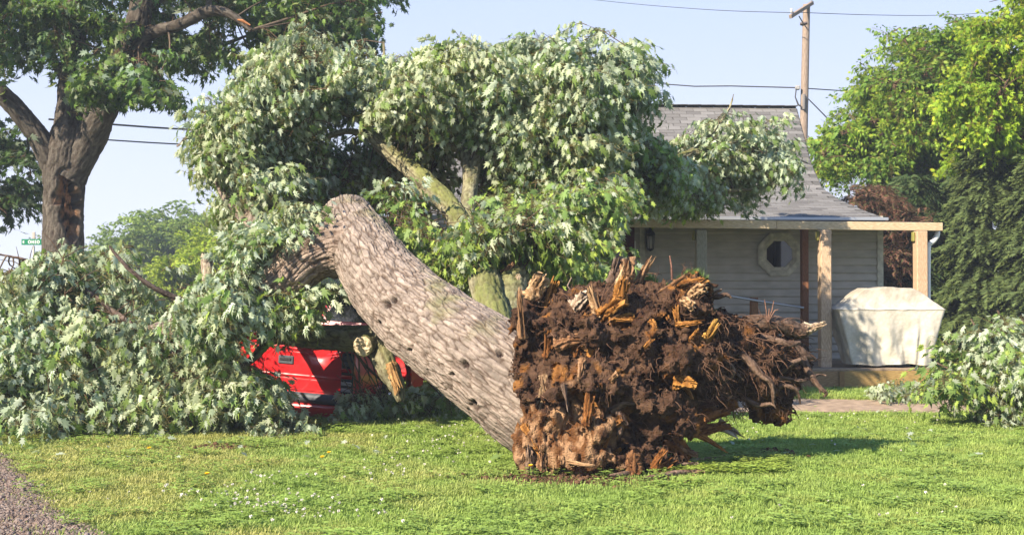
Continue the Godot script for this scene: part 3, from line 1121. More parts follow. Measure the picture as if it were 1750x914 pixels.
# twigs and branches from the nearest limb to each clump
func twigs(s: Dictionary, limbs: PackedVector3Array, r0: float, parent: Node3D, singles: int, sag := 0.25) -> void:
	var rest := MB.new()
	var made := 0
	for mid in s.mid:
		var best := limbs[0]
		for q in limbs:
			if q.distance_squared_to(mid) < best.distance_squared_to(mid):
				best = q
		var l: float = best.distance_to(mid)
		if l < 0.15:
			continue
		var m1: Vector3 = best.lerp(mid, 0.4) + Vector3(R(-0.1, 0.1), sag * R(0.1, 0.5) * l, R(-0.1, 0.1)) * minf(1.0, l)
		var m2: Vector3 = best.lerp(mid, 0.75) + Vector3(R(-0.1, 0.1), sag * R(0.0, 0.4) * l, R(-0.1, 0.1)) * minf(1.0, l)
		var k := clampf(l / 2.0, 0.5, 1.3)
		var cr := curve([best, m1, m2, mid], [r0 * k, r0 * 0.75 * k, r0 * 0.5 * k, r0 * 0.22 * k], maxf(0.12, l / 9.0))
		var mb := MB.new() if made < singles else rest
		mb.tube(cr[0], cr[1], 6, tint(Color(0.17, 0.135, 0.10), 0.7, 1.2), Color(0.13, 0.085, 0.06))
		for t in 3:
			var a: Vector3 = m2.lerp(mid, R(0, 1))
			var z := a + Vector3(R(-0.4, 0.4), R(-0.2, 0.35), R(-0.4, 0.4))
			mb.tube(PackedVector3Array([a, a.lerp(z, 0.5) + Vector3(0, 0.04, 0), z]), PackedFloat32Array([r0 * 0.3, r0 * 0.22, r0 * 0.1]), 4, Color(0.15, 0.10, 0.07))
		if made < singles:
			put("branch", mb.mesh(), M.bark, parent)
		made += 1
	for q in s.arm:
		rest.tube(PackedVector3Array(q), PackedFloat32Array([r0 * 0.32, r0 * 0.24, r0 * 0.1]), 4, Color(0.16, 0.105, 0.07), null, false)
	if rest.v.size():
		put("small_branches", rest.mesh(), M.bark, parent).set_meta("kind", "stuff")

func trunk_simple(parent: Node3D, called: String, pts: Array, rad: Array, sides: int, step: float, base: Color, moss := 0.2) -> PackedVector3Array:
	var mb := MB.new()
	var r := bark_tube(mb, pts, rad, sides, step, 0.03, 0.09, base, moss)
	put(called, mb.mesh(), M.bark, parent)
	return r[0]

# ------------------------------------------------------------------ trees behind and beside
var G_FAR: Array
var shoots := {}

func far_trees() -> void:
	# shoots used by the trees that stand
	shoots.spring = spray(15, 0.55, 0.15, [[Color(0.20, 0.31, 0.035), 0.55], [Color(0.12, 0.21, 0.03), 0.3], [Color(0.36, 0.42, 0.06), 0.15]], 0.35, 0.45)
	shoots.mid = spray(15, 0.55, 0.15, [[Color(0.11, 0.20, 0.035), 0.6], [Color(0.07, 0.14, 0.03), 0.25], [Color(0.20, 0.28, 0.05), 0.15]], 0.35, 0.45)
	shoots.field = spray(16, 0.8, 0.21, [[Color(0.17, 0.235, 0.06), 0.6], [Color(0.22, 0.28, 0.06), 0.4]], 0.25, 0.35)
	var one := func(_p): return 0
	var white := func(_p): return Color(1, 1, 1)
	# wooded rise far left
	var s := new_store(1)
	fill(s, [120, 420, 160, 392, 215, 380, 245, 362, 300, 352, 340, 350, 372, 362, 400, 372, 470, 390, 560, 400, 600, 470, 600, 520, 110, 520], 120, func(_q): return 78.0, 10.0, Vector2(1.1, 1.9), 110, Vector2(0.7, 1.15), one, func(p): return Color(1.15, 1.25, 1.1) if p.y > 4.0 else Color(1.4, 1.4, 0.95))
	var wood := Node3D.new()
	wood.name = numbered("far_wood")
	add_child(wood)
	tag(wood, "hazy green wooded rise far beyond the left mound of leaves", "woodland", "", "stuff")
	commit(s, [shoots.field], M.leaf, wood)
	var back := MB.new()
	for k in 26:
		var b := at(120 + k * 18, 505, 84.0)
		back.tube(PackedVector3Array([Vector3(b.x, 0, b.z), Vector3(b.x + R(-.3, .3), 2.5, b.z), Vector3(b.x + R(-1, 1), R(3.5, 5.0), b.z)]), PackedFloat32Array([0.25, 0.2, 0.08]), 6, Color(0.12, 0.10, 0.08))
	put("trunks", back.mesh(), M.bark, wood).set_meta("kind", "stuff")
	s = new_store(1)
	fill(s, [250, 470, 275, 430, 320, 410, 360, 392, 400, 395, 440, 440, 440, 520, 250, 520], 50, func(_q): return 58.0, 5.0, Vector2(0.7, 1.2), 100, Vector2(0.5, 0.8), one, func(_p): return Color(1.9, 1.85, 0.9))
	var thick := Node3D.new()
	thick.name = numbered("roadside_thicket")
	add_child(thick)
	tag(thick, "yellow green thicket at the foot of the far wooded rise", "thicket", "", "stuff")
	commit(s, [shoots.field], M.leaf, thick)
	# big maple behind the house
	var t := thing("maple_tree", "tall green maple with pale tips standing behind the house roof", "tree", Vector3.ZERO)
	var foot := at(1560, 491, 31.0)
	foot.y = 0
	var limb := PackedVector3Array()
	limb.append_array(trunk_simple(t, "trunk", [foot, foot + Vector3(0.1, 2.2, 0), foot + Vector3(-0.2, 4.4, 0.1), foot + Vector3(0.0, 6.5, 0.2)], [0.34, 0.27, 0.2, 0.09], 18, 0.2, Color(0.16, 0.13, 0.10)))
	s = new_store(2)
	fill(s, [1372, 250, 1378, 222, 1420, 205, 1452, 190, 1460, 125, 1500, 105, 1535, 92, 1520, 70, 1540, 30, 1580, 18, 1600, 45, 1640, 22, 1690, 10, 1730, 200, 1690, 300, 1560, 330, 1480, 300, 1400, 310, 1375, 280], 120, func(q): return 28.5 + absf(q.x - 1560.0) * 0.008, 3.2, Vector2(0.36, 0.66), 62, Vector2(0.55, 0.85), func(p): return 0 if nz.get_noise_3dv(p * 0.35) + R(-0.3, 0.3) > -0.05 else 1, func(p): return Color(1.35, 1.3, 1.15) if nz.get_noise_3dv(p * 0.6) > -0.2 else Color(1.1, 1.15, 1.1))
	commit(s, [shoots.spring, shoots.mid], M.leaf, t)
	twigs(s, limb, 0.05, t, 0)
	rebase(t, foot)
	# nearer, yellower maple at the right
	t = thing("maple_tree", "bright yellow green maple overhanging the conifers at the right", "tree", Vector3.ZERO)
	foot = at(1790, 491, 26.0)
	foot.y = 0
	limb = trunk_simple(t, "trunk", [foot, foot + Vector3(0.1, 2.5, 0), foot + Vector3(-0.2, 5.0, 0.1), foot + Vector3(-0.4, 7.5, 0.2)], [0.36, 0.3, 0.22, 0.09], 18, 0.2, Color(0.16, 0.13, 0.10))
	s = new_store(2)
	fill(s, [1620, 100, 1650, 40, 1670, 25, 1700, -30, 1740, -70, 2000, -90, 2020, 300, 1760, 330, 1725, 290, 1700, 330, 1650, 345, 1625, 250, 1600, 180], 90, func(_q): return 23.8, 3.0, Vector2(0.34, 0.6), 66, Vector2(0.55, 0.85), func(_p): return 0 if R(0, 1) > 0.2 else 1, func(_p): return Color(1.6, 1.5, 1.05))
	commit(s, [shoots.spring, shoots.mid], M.leaf, t)
	twigs(s, limb, 0.05, t, 0)
	rebase(t, foot)
	# dark conifers between the house and the edge of the picture
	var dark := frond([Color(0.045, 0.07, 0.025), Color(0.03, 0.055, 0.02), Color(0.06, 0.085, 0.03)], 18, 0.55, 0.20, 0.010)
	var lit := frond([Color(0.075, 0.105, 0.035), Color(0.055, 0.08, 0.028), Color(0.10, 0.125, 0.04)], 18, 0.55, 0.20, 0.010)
	var dead := frond([Color(0.13, 0.065, 0.045), Color(0.09, 0.05, 0.035), Color(0.17, 0.085, 0.06), Color(0.07, 0.09, 0.035)], 12, 0.6, 0.22, 0.010)
	var spots := [
		[1690, 25.6, 5.0, 1.35, 0, "broad dark spruce with drooping green shoots beside the porch"],
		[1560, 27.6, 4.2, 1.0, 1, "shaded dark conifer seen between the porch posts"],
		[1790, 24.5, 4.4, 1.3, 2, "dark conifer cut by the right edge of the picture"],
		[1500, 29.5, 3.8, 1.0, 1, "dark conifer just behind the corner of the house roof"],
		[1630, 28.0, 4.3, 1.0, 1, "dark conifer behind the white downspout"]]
	for q in spots:
		var c := thing("conifer_tree", q[5], "tree", Vector3.ZERO)
		var f := at(q[0], 491, q[1])
		f.y = 0
		trunk_simple(c, "trunk", [f, f + Vector3(0, q[2] * 0.5, 0), f + Vector3(0.05, q[2] * 0.97, 0)], [0.16, 0.1, 0.02], 12, 0.25, Color(0.12, 0.08, 0.06))
		s = new_store(1)
		var n := int(q[2] * q[3] * 260)
		for k in n:
			var u := pow(R(0, 1), 0.8)
			var y: float = 0.15 + u * (q[2] - 0.2)
			var rmax: float = q[3] * pow(1.0 - u * 0.96, 0.7)
			var a := R(0, TAU)
			var tier := 0.75 + 0.25 * sin(y * 7.0 + a * 1.0)
			var rr := rmax * tier * R(0.5, 1.0)
			var b := Basis(Vector3.UP, -a + R(-0.4, 0.4)) * Basis(Vector3(0, 0, 1), R(-0.5, 0.15)) * Basis(Vector3.RIGHT, R(-0.5, 0.5))
			s.xf[0].append(Transform3D(b.scaled(Vector3.ONE * R(0.7, 1.15)), f + Vector3(cos(a) * rr * 0.8, y, sin(a) * rr * 0.8)))
			var g := R(0.8, 1.2)
			s.col[0].append(Color(g, g, g))
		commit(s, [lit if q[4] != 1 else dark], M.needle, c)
		rebase(c, f)
	# rust brown dying shrub
	var d := thing("dying_shrub", "rust brown dying conifer shrub behind the right end of the porch beam", "shrub", Vector3.ZERO)
	s = new_store(1)
	fill(s, [1440, 330, 1480, 290, 1510, 300, 1545, 320, 1600, 345, 1625, 390, 1610, 420, 1560, 410, 1570, 560, 1500, 560, 1450, 400], 40, func(_q): return 26.3, 0.8, Vector2(0.22, 0.4), 45, Vector2(0.35, 0.65), one, white)
	commit(s, [dead], M.needle, d)
	var sf := at(1525, 491, 26.6)
	sf.y = 0
	twigs(s, PackedVector3Array([sf, sf + Vector3(0, 1, 0), sf + Vector3(0, 2, 0), sf + Vector3(0.1, 3, 0)]), 0.022, d, 0)
	var stem := MB.new()
	stem.tube(PackedVector3Array([sf, sf + Vector3(0.03, 1.5, 0), sf + Vector3(0.1, 3.1, 0)]), PackedFloat32Array([0.07, 0.05, 0.02]), 8, Color(0.14, 0.08, 0.06))
	put("stem", stem.mesh(), M.bark, d)
	rebase(d, sf)

# ------------------------------------------------------------------ the old maple still standing at the left
func standing_tree() -> void:
	var t := thing("standing_maple", "tall dark silver maple with a brown rotten hollow in its trunk", "tree", Vector3.ZERO)
	var D := 26.0
	var bark := Color(0.135, 0.118, 0.10)
	var hollow := func(p: Vector3, o: Vector3, push: float, col: Color) -> Array:
		var px := 875.0 + p.x / -p.z * F
		var py := 491.0 - (p.y - EYE) / -p.z * F
		if o.z < 0.0:
			return [push, col]
		var wob := nz.get_noise_3dv(p * 2.2) * 0.35
		var e := Vector2((px - 112.0) / 27.0, (py - 348.0) / 66.0)
		if py > 348.0:
			e.x = (px - 121.0) / 22.0
		var q := 1.0 - e.length() + wob
		if q <= 0.0:
			return [push, col]
		var inside := smoothstep(0.0, 0.35, q)
		var n := nz.get_noise_3dv(p * 4.0)
		var wood := Color(0.16, 0.075, 0.04).lerp(Color(0.60, 0.29, 0.13), smoothstep(0.0, 0.4, n + 0.1))
		wood = wood.lerp(Color(0.02, 0.012, 0.008), smoothstep(0.0, 0.3, -n))
		return [push - inside * (0.18 + 0.25 * absf(n)), col.lerp(wood, inside)]
	var limb := PackedVector3Array()
	var mb := MB.new()
	limb.append_array(bark_tube(mb, [at(106, 630, D), at(105, 520, D), at(106, 430, D), at(107, 350, D), at(108, 300, D), at(112, 255, D), at(118, 215, D)], [0.55, 0.47, 0.43, 0.41, 0.43, 0.44, 0.34], 96, 0.05, 0.035, 0.09, bark, 0.05, hollow, 0.06)[0])
	put("trunk", mb.mesh(), M.bark, t)
	for q in [
		[[at(100, 300, D), at(82, 262, D - 0.1), at(50, 215, D - 0.3), at(0, 160, D - 0.6), at(-70, 95, D - 1.0), at(-150, -60, D - 1.2)], [0.30, 0.27, 0.21, 0.2, 0.17, 0.1]],
		[[at(110, 290, D), at(114, 230, D), at(118, 150, D + 0.1), at(127, 20, D + 0.2), at(138, -120, D), at(150, -300, D)], [0.36, 0.30, 0.26, 0.22, 0.17, 0.1]],
		[[at(118, 300, D), at(145, 250, D - 0.1), at(185, 160, D - 0.3), at(222, 80, D - 0.5), at(240, 0, D - 0.4), at(268, -130, D), at(290, -300, D)], [0.36, 0.32, 0.31, 0.28, 0.22, 0.17, 0.1]]]:
		mb = MB.new()
		limb.append_array(bark_tube(mb, q[0], q[1], 56, 0.07, 0.03, 0.09, bark, 0.12)[0])
		put("limb", mb.mesh(), M.bark, t)
	for q in [
		[[at(205, 120, D - 0.5), at(250, 60, D - 0.9), at(300, 42, D - 1.2), at(352, 18, D - 1.4), at(390, 22, D - 1.5), at(428, 50, D - 1.6)], [0.17, 0.14, 0.12, 0.13, 0.09, 0.05]],
		[[at(352, 20, D - 1.4), at(358, -20, D - 1.4), at(375, -90, D - 1.2)], [0.08, 0.06, 0.04]],
		[[at(235, 20, D), at(290, -20, D + 0.5), at(420, -70, D + 1.2), at(560, -60, D + 2.0), at(640, -20, D + 2.4)], [0.16, 0.13, 0.1, 0.07, 0.04]],
		[[at(190, 160, D), at(250, 100, D + 0.8), at(330, 90, D + 1.5), at(420, 60, D + 2.0)], [0.1, 0.08, 0.06, 0.03]],
		[[at(0, 165, D - 0.6), at(-70, 190, D + 0.3), at(-60, 250, D + 0.8), at(-10, 320, D + 1.0), at(10, 370, D + 1.0)], [0.10, 0.08, 0.06, 0.04, 0.02]],
		[[at(50, 215, D), at(45, 240, D + 0.8), at(50, 300, D + 1.2)], [0.05, 0.035, 0.015]],
		[[at(118, 150, D), at(60, 60, D + 0.8), at(0, 0, D + 1.5)], [0.12, 0.08, 0.05]]]:
		mb = MB.new()
		limb.append_array(bark_tube(mb, q[0], q[1], 20, 0.08, 0.015, 0.06, bark, 0.15)[0])
		put("limb", mb.mesh(), M.bark, t)
	mb = MB.new()
	for k in 7:
		mb.beam(at(404 + k * 1.5, 32 + k * 0.6, D - 1.62), at(414 + k * 2, 33 + k * 1.4, D - 1.66), 0.03, 0.03, Color(0.5, 0.22, 0.1), 0.005)
	put("torn_wood", mb.mesh(), M.torn_wood, t)
	var a := spray(15, 0.5, 0.155, [[Color(0.11, 0.18, 0.05), 0.6], [Color(0.075, 0.13, 0.04), 0.28], [Color(0.24, 0.29, 0.19), 0.12]], 0.4, 0.5)
	var b := spray(15, 0.5, 0.155, [[Color(0.15, 0.25, 0.05), 0.6], [Color(0.10, 0.17, 0.04), 0.25], [Color(0.28, 0.34, 0.22), 0.15]], 0.4, 0.5)
	var s := new_store(2)
	var pick := func(p): return 1 if nz.get_noise_3dv(p * 0.4) + R(-0.25, 0.25) > 0.0 else 0
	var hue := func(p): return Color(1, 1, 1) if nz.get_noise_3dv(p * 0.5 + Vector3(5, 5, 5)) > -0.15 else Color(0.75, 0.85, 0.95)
	# the crown in view, in front of and behind the stems
	fill(s, [-260, -60, 640, -60, 665, 20, 640, 60, 560, 70, 470, 90, 440, 50, 400, 118, 345, 150, 300, 160, 262, 110, 205, 145, 175, 110, 130, 60, 100, 140, 60, 150, 30, 110, 0, 130, -260, 200], 76, func(_q): return 24.2, 5.0, Vector2(0.4, 0.75), 15, Vector2(0.85, 1.25), pick, hue)
	fill(s, [150, 110, 210, 60, 260, 120, 290, 155, 270, 175, 235, 150, 215, 140, 190, 170, 165, 160], 13, func(_q): return 24.4, 0.5, Vector2(0.3, 0.5), 20, Vector2(0.85, 1.2), pick, hue)
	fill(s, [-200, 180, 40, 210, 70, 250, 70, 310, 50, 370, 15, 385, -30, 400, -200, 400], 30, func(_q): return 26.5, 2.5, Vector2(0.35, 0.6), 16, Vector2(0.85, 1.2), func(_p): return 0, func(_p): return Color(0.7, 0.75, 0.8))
	fill(s, [170, 150, 200, 175, 205, 215, 180, 235, 165, 210], 5, func(_q): return 26.6, 0.8, Vector2(0.25, 0.4), 14, Vector2(0.8, 1.1), pick, hue)
	fill(s, [430, -60, 660, -60, 660, 30, 625, 70, 560, 90, 500, 130, 470, 240, 430, 260, 420, 150], 36, func(_q): return 27.5, 2.5, Vector2(0.4, 0.7), 18, Vector2(0.85, 1.25), func(_p): return 0, hue)
	# the rest of the crown above and left of the picture
	fill(s, [-420, 150, -400, -200, -250, -420, 100, -560, 420, -480, 620, -300, 660, -60, -200, -60], 80, func(_q): return 24.0, 6.0, Vector2(0.7, 1.1), 18, Vector2(0.95, 1.4), pick, hue)
	commit(s, [a, b], M.leaf, t)
	twigs(s, limb, 0.035, t, 0, 0.1)
	var foot := at(106, 491, D)
	foot.y = 0.0
	rebase(t, foot)

func rebase(t: Node3D, foot: Vector3) -> void:     # move a thing's origin to its base, its parts stay where they are
	t.position += foot
	for k in t.get_children():
		k.position -= foot

# ------------------------------------------------------------------ red pickup
func ring_xy(z: float, x0: float, x1: float, y0: float, y1: float, r: float, seg := 4) -> PackedVector3Array:
	var p := PackedVector3Array()
	for q in [[x1 - r, y0 + r, -PI / 2], [x1 - r, y1 - r, 0.0], [x0 + r, y1 - r, PI / 2], [x0 + r, y0 + r, PI]]:
		for k in seg + 1:
			var a: float = q[2] + PI / 2 * k / seg
			p.append(Vector3(q[0] + cos(a) * r, q[1] + sin(a) * r, z))
	return p

func loft(mb: MB, rings: Array, cap := true, col := Color.WHITE) -> void:     # rings run away from the viewer who sees them counter-clockwise
	var first := mb.v.size()
	var n: int = rings[0].size()
	for r in rings:
		for q in r:
			mb.p(q, col)
	for k in rings.size() - 1:
		for s in n:
			var a := first + k * n + s
			var b := first + k * n + (s + 1) % n
			mb.quad(a, a + n, b + n, b)
	if cap:
		mb.face(Array(rings[0]), col)
		var e := Array(rings[-1])
		e.reverse()
		mb.face(e, col)

func wheel(parent: Node3D, mid: Vector3, s: float) -> void:
	var w := Node3D.new()
	w.name = "wheel"
	w.position = mid
	parent.add_child(w, true)
	var mb := MB.new()
	var prof := [[0.20, -0.10], [0.30, -0.11], [0.335, -0.09], [0.345, -0.04], [0.345, 0.04], [0.335, 0.09], [0.30, 0.11], [0.20, 0.10]]
	mb.grid(7, 36, func(u, v):
		var q: Array = prof[int(round(v * 7))]
		var a: float = u * TAU
		return [Vector3(q[1], cos(a) * q[0], sin(a) * q[0]), Color.WHITE], true)
	put("tyre", mb.mesh(), M.tyre_rubber, w)
	mb = MB.new()
	var rp := [[0.0, 0.05], [0.06, 0.055], [0.08, 0.03], [0.15, 0.02], [0.20, 0.09], [0.205, -0.09]]
	mb.grid(5, 30, func(u, v):
		var q: Array = rp[int(round(v * 5))]
		var a: float = u * TAU
		return [Vector3(q[1] * s, cos(a) * q[0], sin(a) * q[0]), Color.WHITE], true)
	put("rim", mb.mesh(), M.chrome, w)

func truck() -> void:
	var yaw := deg_to_rad(-21.0)
	var right := Vector3(cos(yaw), 0, -sin(yaw))
	var corner := at(600, 700, 15.0)
	corner.y = 0
	var t := thing("pickup_truck", "red pickup truck crushed low under the fallen trunk and leaves", "truck", corner - right * 0.90, yaw)
	var root := t
	root.rotation.z = deg_to_rad(-3.0)
	root.position.y = 0.02
	# tailgate: a pressed skin with two crease lines, a stamped panel round the handle and a buckled top
	var mb := MB.new()
	var skin := func(u: float, v: float) -> Array:
		var x := lerpf(-0.735, 0.735, u)
		var y := lerpf(0.33, 0.90, v)
		var z := 0.015 * (1.0 - pow(absf(u * 2.0 - 1.0), 4.0))
		for c in [0.50, 0.83]:
			z += 0.009 * exp(-pow((y - c) / 0.011, 2.0)) - 0.006 * exp(-pow((y - c + 0.022) / 0.012, 2.0))
		var dd := Vector2((x + 0.03) / 0.36, (y - 0.56) / 0.30)
		if y < 0.83:
			z -= 0.008 * smoothstep(1.02, 0.97, dd.length())
		var dent := exp(-pow((x - 0.33) / 0.28, 2.0)) * smoothstep(0.62, 0.92, y)
		z += 0.055 * dent * sin(x * 9.0 + 1.0) - 0.035 * dent
		y -= 0.075 * exp(-pow((x - 0.48) / 0.22, 2.0)) * smoothstep(0.7, 0.90, y)
		y -= 0.02 * smoothstep(0.75, 0.9, y) * sin(x * 6.0)
		z += 0.006 * nz.get_noise_2d(x * 2.0, y * 2.0)
		return [Vector3(x, y, z), Color.WHITE]
	mb.grid(54, 90, skin)
	mb.box(Vector3(0, 0.60, -0.05), Vector3(1.46, 0.50, 0.045), Color.WHITE, 0.01)
	var gate := put("tailgate", mb.mesh(), M.red_paint, root)
	mb = MB.new()                                  # top rail, bent down over the crushed corner
	var lip := func(u: float, v: float) -> Array:
		var x := lerpf(-0.30, 0.90, u)
		var a := lerpf(-0.6, PI * 0.95, v)
		var sag := 0.06 * exp(-pow((x - 0.88) / 0.2, 2.0)) + 0.015 * sin(x * 11.0)
		return [Vector3(x, 0.925 - sag + sin(a) * 0.035, 0.03 + cos(a) * 0.035 + 0.03 * sin(x * 5.0)), Color.WHITE]
	mb.grid(10, 40, lip)
	put("buckled_rail", mb.mesh(), M.red_paint, gate, "red top rail bent and lifted off the tailgate")
	mb = MB.new()
	mb.box(Vector3(-0.04, 0.685, 0.012), Vector3(0.22, 0.105, 0.022), Color.WHITE, 0.01)
	var handle := put("handle", mb.mesh(), M.grey_plastic, gate)
	mb = MB.new()
	mb.box(Vector3(-0.04, 0.693, 0.026), Vector3(0.16, 0.036, 0.016), Color.WHITE, 0.006)
	put("lever", mb.mesh(), M.dark_plastic, handle)
	# bed sides
	for s in [1.0, -1.0]:
		mb = MB.new()
		for layer in 2:
			var side := func(u: float, v: float) -> Array:
				var z := lerpf(0.0, -2.06, u if (s > 0) == (layer == 0) else 1.0 - u)
				var w := z + 1.18
				var yb := 0.28
				if absf(w) < 0.44:
					yb = maxf(yb, 0.30 + sqrt(0.44 * 0.44 - w * w))
				var top := 0.93 - (0.10 * exp(-pow((z + 0.35) / 0.35, 2.0)) if s > 0 else -0.05 + 0.05 * exp(-pow((z + 0.6) / 0.3, 2.0)))
				var y := lerpf(yb, top, v)
				var x := 0.875 + 0.03 * sin(clampf((y - 0.3) / 0.6, 0, 1) * PI) - 0.045 * smoothstep(0.85, 0.95, y) - 0.05 * smoothstep(0.12, 0.0, -z)
				if s > 0:
					x -= 0.06 * exp(-pow((z + 0.4) / 0.3, 2.0)) * smoothstep(0.5, 0.9, y)
				if absf(absf(w) - 0.0) < 0.52 and y < yb + 0.06:
					x += 0.025
				return [Vector3(s * (x if layer == 0 else x - 0.07), y, z), Color.WHITE]
			mb.grid(22, 48, side)
		var rail := []
		mb.beam(Vector3(s * 0.825, 0.90 + (0.05 if s < 0 else -0.05), 0.0), Vector3(s * 0.825, 0.925 + (0.04 if s < 0 else 0.0), -2.06), 0.10, 0.05, Color.WHITE, 0.015)
		mb.box(Vector3(s * 0.835, 0.58, -0.035), Vector3(0.13, 0.58, 0.06), Color.WHITE, 0.015)
		put("bed_side", mb.mesh(), M.red_paint, root)
		# tail lamp: dark ribs with red and clear lenses between them
		var lamp := Node3D.new()
		lamp.name = "tail_lamp"
		root.add_child(lamp, true)
		mb = MB.new()
		mb.box(Vector3(s * 0.822, 0.575, 0.0), Vector3(0.165, 0.50, 0.05), Color.WHITE, 0.02)
		put("housing", mb.mesh(), M.dark_plastic, lamp)
		for k in 6:
			mb = MB.new()
			mb.box(Vector3(s * 0.822, 0.375 + k * 0.079, 0.017), Vector3(0.145, 0.048, 0.035), Color.WHITE, 0.01)
			put("lens", mb.mesh(), [M.lamp_clear, M.lamp_clear, M.lamp_red, M.lamp_red, M.grey_plastic, M.grey_plastic][k], lamp)
	# floor and front wall of the bed
	mb = MB.new()
	mb.box(Vector3(0, 0.42, -1.03), Vector3(1.62, 0.04, 2.0), Color.WHITE, 0.01)
	mb.box(Vector3(0, 0.72, -2.02), Vector3(1.68, 0.56, 0.05), Color.WHITE, 0.01)
	put("bed", mb.mesh(), M.red_paint, root)
	# rear bumper: grey pad above a red valance
	mb = MB.new()
	var pad := func(u: float, v: float) -> Array:
		var x := lerpf(-0.98, 0.90, u)
		var a := lerpf(-PI * 0.5, PI * 0.75, v)
		var wrap := smoothstep(0.78, 1.0, absf(x) / 0.98)
		var drop := smoothstep(-0.62, -0.86, x)
		return [Vector3(x, 0.255 + sin(a) * (0.062 + 0.05 * drop) - 0.09 * drop, 0.13 + cos(a) * 0.05 - wrap * wrap * 0.12), Color.WHITE]
	mb.grid(12, 60, pad)
	mb.box(Vector3(-0.02, 0.27, 0.05), Vector3(1.78, 0.05, 0.16), Color.WHITE, 0.015)
	var bumper := put("bumper", mb.mesh(), M.grey_plastic, root)
	mb = MB.new()
	var val := func(u: float, v: float) -> Array:
		var x := lerpf(-0.64, 0.91, u)
		var a := lerpf(-PI * 0.55, PI * 0.4, v)
		var wrap := smoothstep(0.8, 1.0, absf(x) / 0.95)
		return [Vector3(x, 0.115 + sin(a) * 0.085, 0.10 + cos(a) * 0.06 - wrap * 0.09), Color.WHITE]
	mb.grid(10, 50, val)
	put("valance", mb.mesh(), M.red_paint, bumper, "red lower face of the bumper")
	mb = MB.new()
	mb.box(Vector3(0, 0.28, -0.03), Vector3(1.66, 0.14, 0.06), Color.WHITE, 0.01)
	put("rear_sill", mb.mesh(), M.red_paint, root)
	# cab
	mb = MB.new()
	loft(mb, [ring_xy(-2.10, -0.86, 0.86, 0.34, 1.02, 0.06), ring_xy(-2.4, -0.89, 0.89, 0.33, 1.03, 0.07), ring_xy(-3.7, -0.89, 0.89, 0.33, 1.03, 0.07), ring_xy(-3.95, -0.88, 0.88, 0.34, 1.03, 0.08)])
	put("cab_body", mb.mesh(), M.red_paint, root)
	mb = MB.new()
	var rows := [[1.02, 0.85, -2.08, -3.98, 0.05], [1.30, 0.775, -2.17, -3.62, 0.07], [1.52, 0.69, -2.26, -3.30, 0.10], [1.58, 0.60, -2.40, -3.16, 0.12]]
	var rr := []
	for q in rows:
		var p := PackedVector3Array()
		for g in ring_xy(0, -q[1], q[1], q[3], q[2], q[4]):
			p.append(Vector3(g.x, q[0], g.y))
		rr.append(p)
	loft(mb, rr)
	var roof := put("cab_roof", mb.mesh(), M.red_paint, root)
	mb = MB.new()
	mb.face([Vector3(-0.70, 1.08, -2.085), Vector3(0.70, 1.08, -2.085), Vector3(0.61, 1.49, -2.235), Vector3(-0.61, 1.49, -2.235)])
	put("rear_window", mb.mesh(), M.car_glass, roof)
	mb = MB.new()
	mb.face([Vector3(0.76, 1.07, -3.94), Vector3(-0.76, 1.07, -3.94), Vector3(-0.62, 1.48, -3.37), Vector3(0.62, 1.48, -3.37)])
	put("windscreen", mb.mesh(), M.car_glass, roof)
	for s in [1.0, -1.0]:
		mb = MB.new()
		var w := [Vector3(s * 0.852, 1.06, -2.25), Vector3(s * 0.852, 1.06, -3.72), Vector3(s * 0.715, 1.48, -3.28), Vector3(s * 0.715, 1.48, -2.42)]
		if s < 0:
			w.reverse()
		mb.face(w)
		put("side_window", mb.mesh(), M.car_glass, roof)
		mb = MB.new()
		mb.box(Vector3(s * 0.897, 0.69, -3.05), Vector3(0.03, 0.62, 1.25), Color.WHITE, 0.012)
		var door := put("door", mb.mesh(), M.red_paint, root)
		mb = MB.new()
		mb.box(Vector3(s * 0.918, 0.86, -2.58), Vector3(0.03, 0.05, 0.2), Color.WHITE, 0.01)
		put("door_handle", mb.mesh(), M.dark_plastic, door)
		mb = MB.new()
		mb.box(Vector3(s * 1.0, 1.10, -3.62), Vector3(0.18, 0.15, 0.08), Color.WHITE, 0.03)
		put("wing_mirror", mb.mesh(), M.dark_plastic, door)
	# hood and front
	mb = MB.new()
	loft(mb, [ring_xy(-3.93, -0.86, 0.86, 0.62, 1.05, 0.08), ring_xy(-4.5, -0.86, 0.86, 0.62, 1.02, 0.10), ring_xy(-5.15, -0.82, 0.82, 0.60, 0.95, 0.12), ring_xy(-5.36, -0.76, 0.76, 0.58, 0.88, 0.12)])
	put("hood", mb.mesh(), M.red_paint, root)
	for s in [1.0, -1.0]:
		mb = MB.new()
		var fen := func(u: float, v: float) -> Array:
			var z := lerpf(-3.9, -5.35, u if s > 0 else 1.0 - u)
			var w := z + 4.55
			var yb := 0.30
			if absf(w) < 0.43:
				yb = maxf(yb, 0.30 + sqrt(0.43 * 0.43 - w * w))
			var y := lerpf(yb, 0.94, v)
			return [Vector3(s * (0.89 - 0.06 * smoothstep(-4.9, -5.35, z) - 0.04 * smoothstep(0.8, 0.94, y)), y, z), Color.WHITE]
		mb.grid(12, 34, fen)
		put("fender", mb.mesh(), M.red_paint, root)
		mb = MB.new()
		mb.box(Vector3(s * 0.60, 0.74, -5.35), Vector3(0.26, 0.15, 0.08), Color.WHITE, 0.02)
		put("headlight", mb.mesh(), M.lamp_clear, root)
		wheel(root, Vector3(s * 0.74, 0.345, -4.55), s)
		wheel(root, Vector3(s * 0.74, 0.345, -1.18), s)
	mb = MB.new()
	for k in 5:
		mb.box(Vector3(0, 0.64 + k * 0.05, -5.37), Vector3(0.9, 0.02, 0.04), Color.WHITE, 0.006)
	put("grille", mb.mesh(), M.chrome, root)
	mb = MB.new()
	mb.box(Vector3(0, 0.42, -5.40), Vector3(1.76, 0.2, 0.18), Color.WHITE, 0.05)
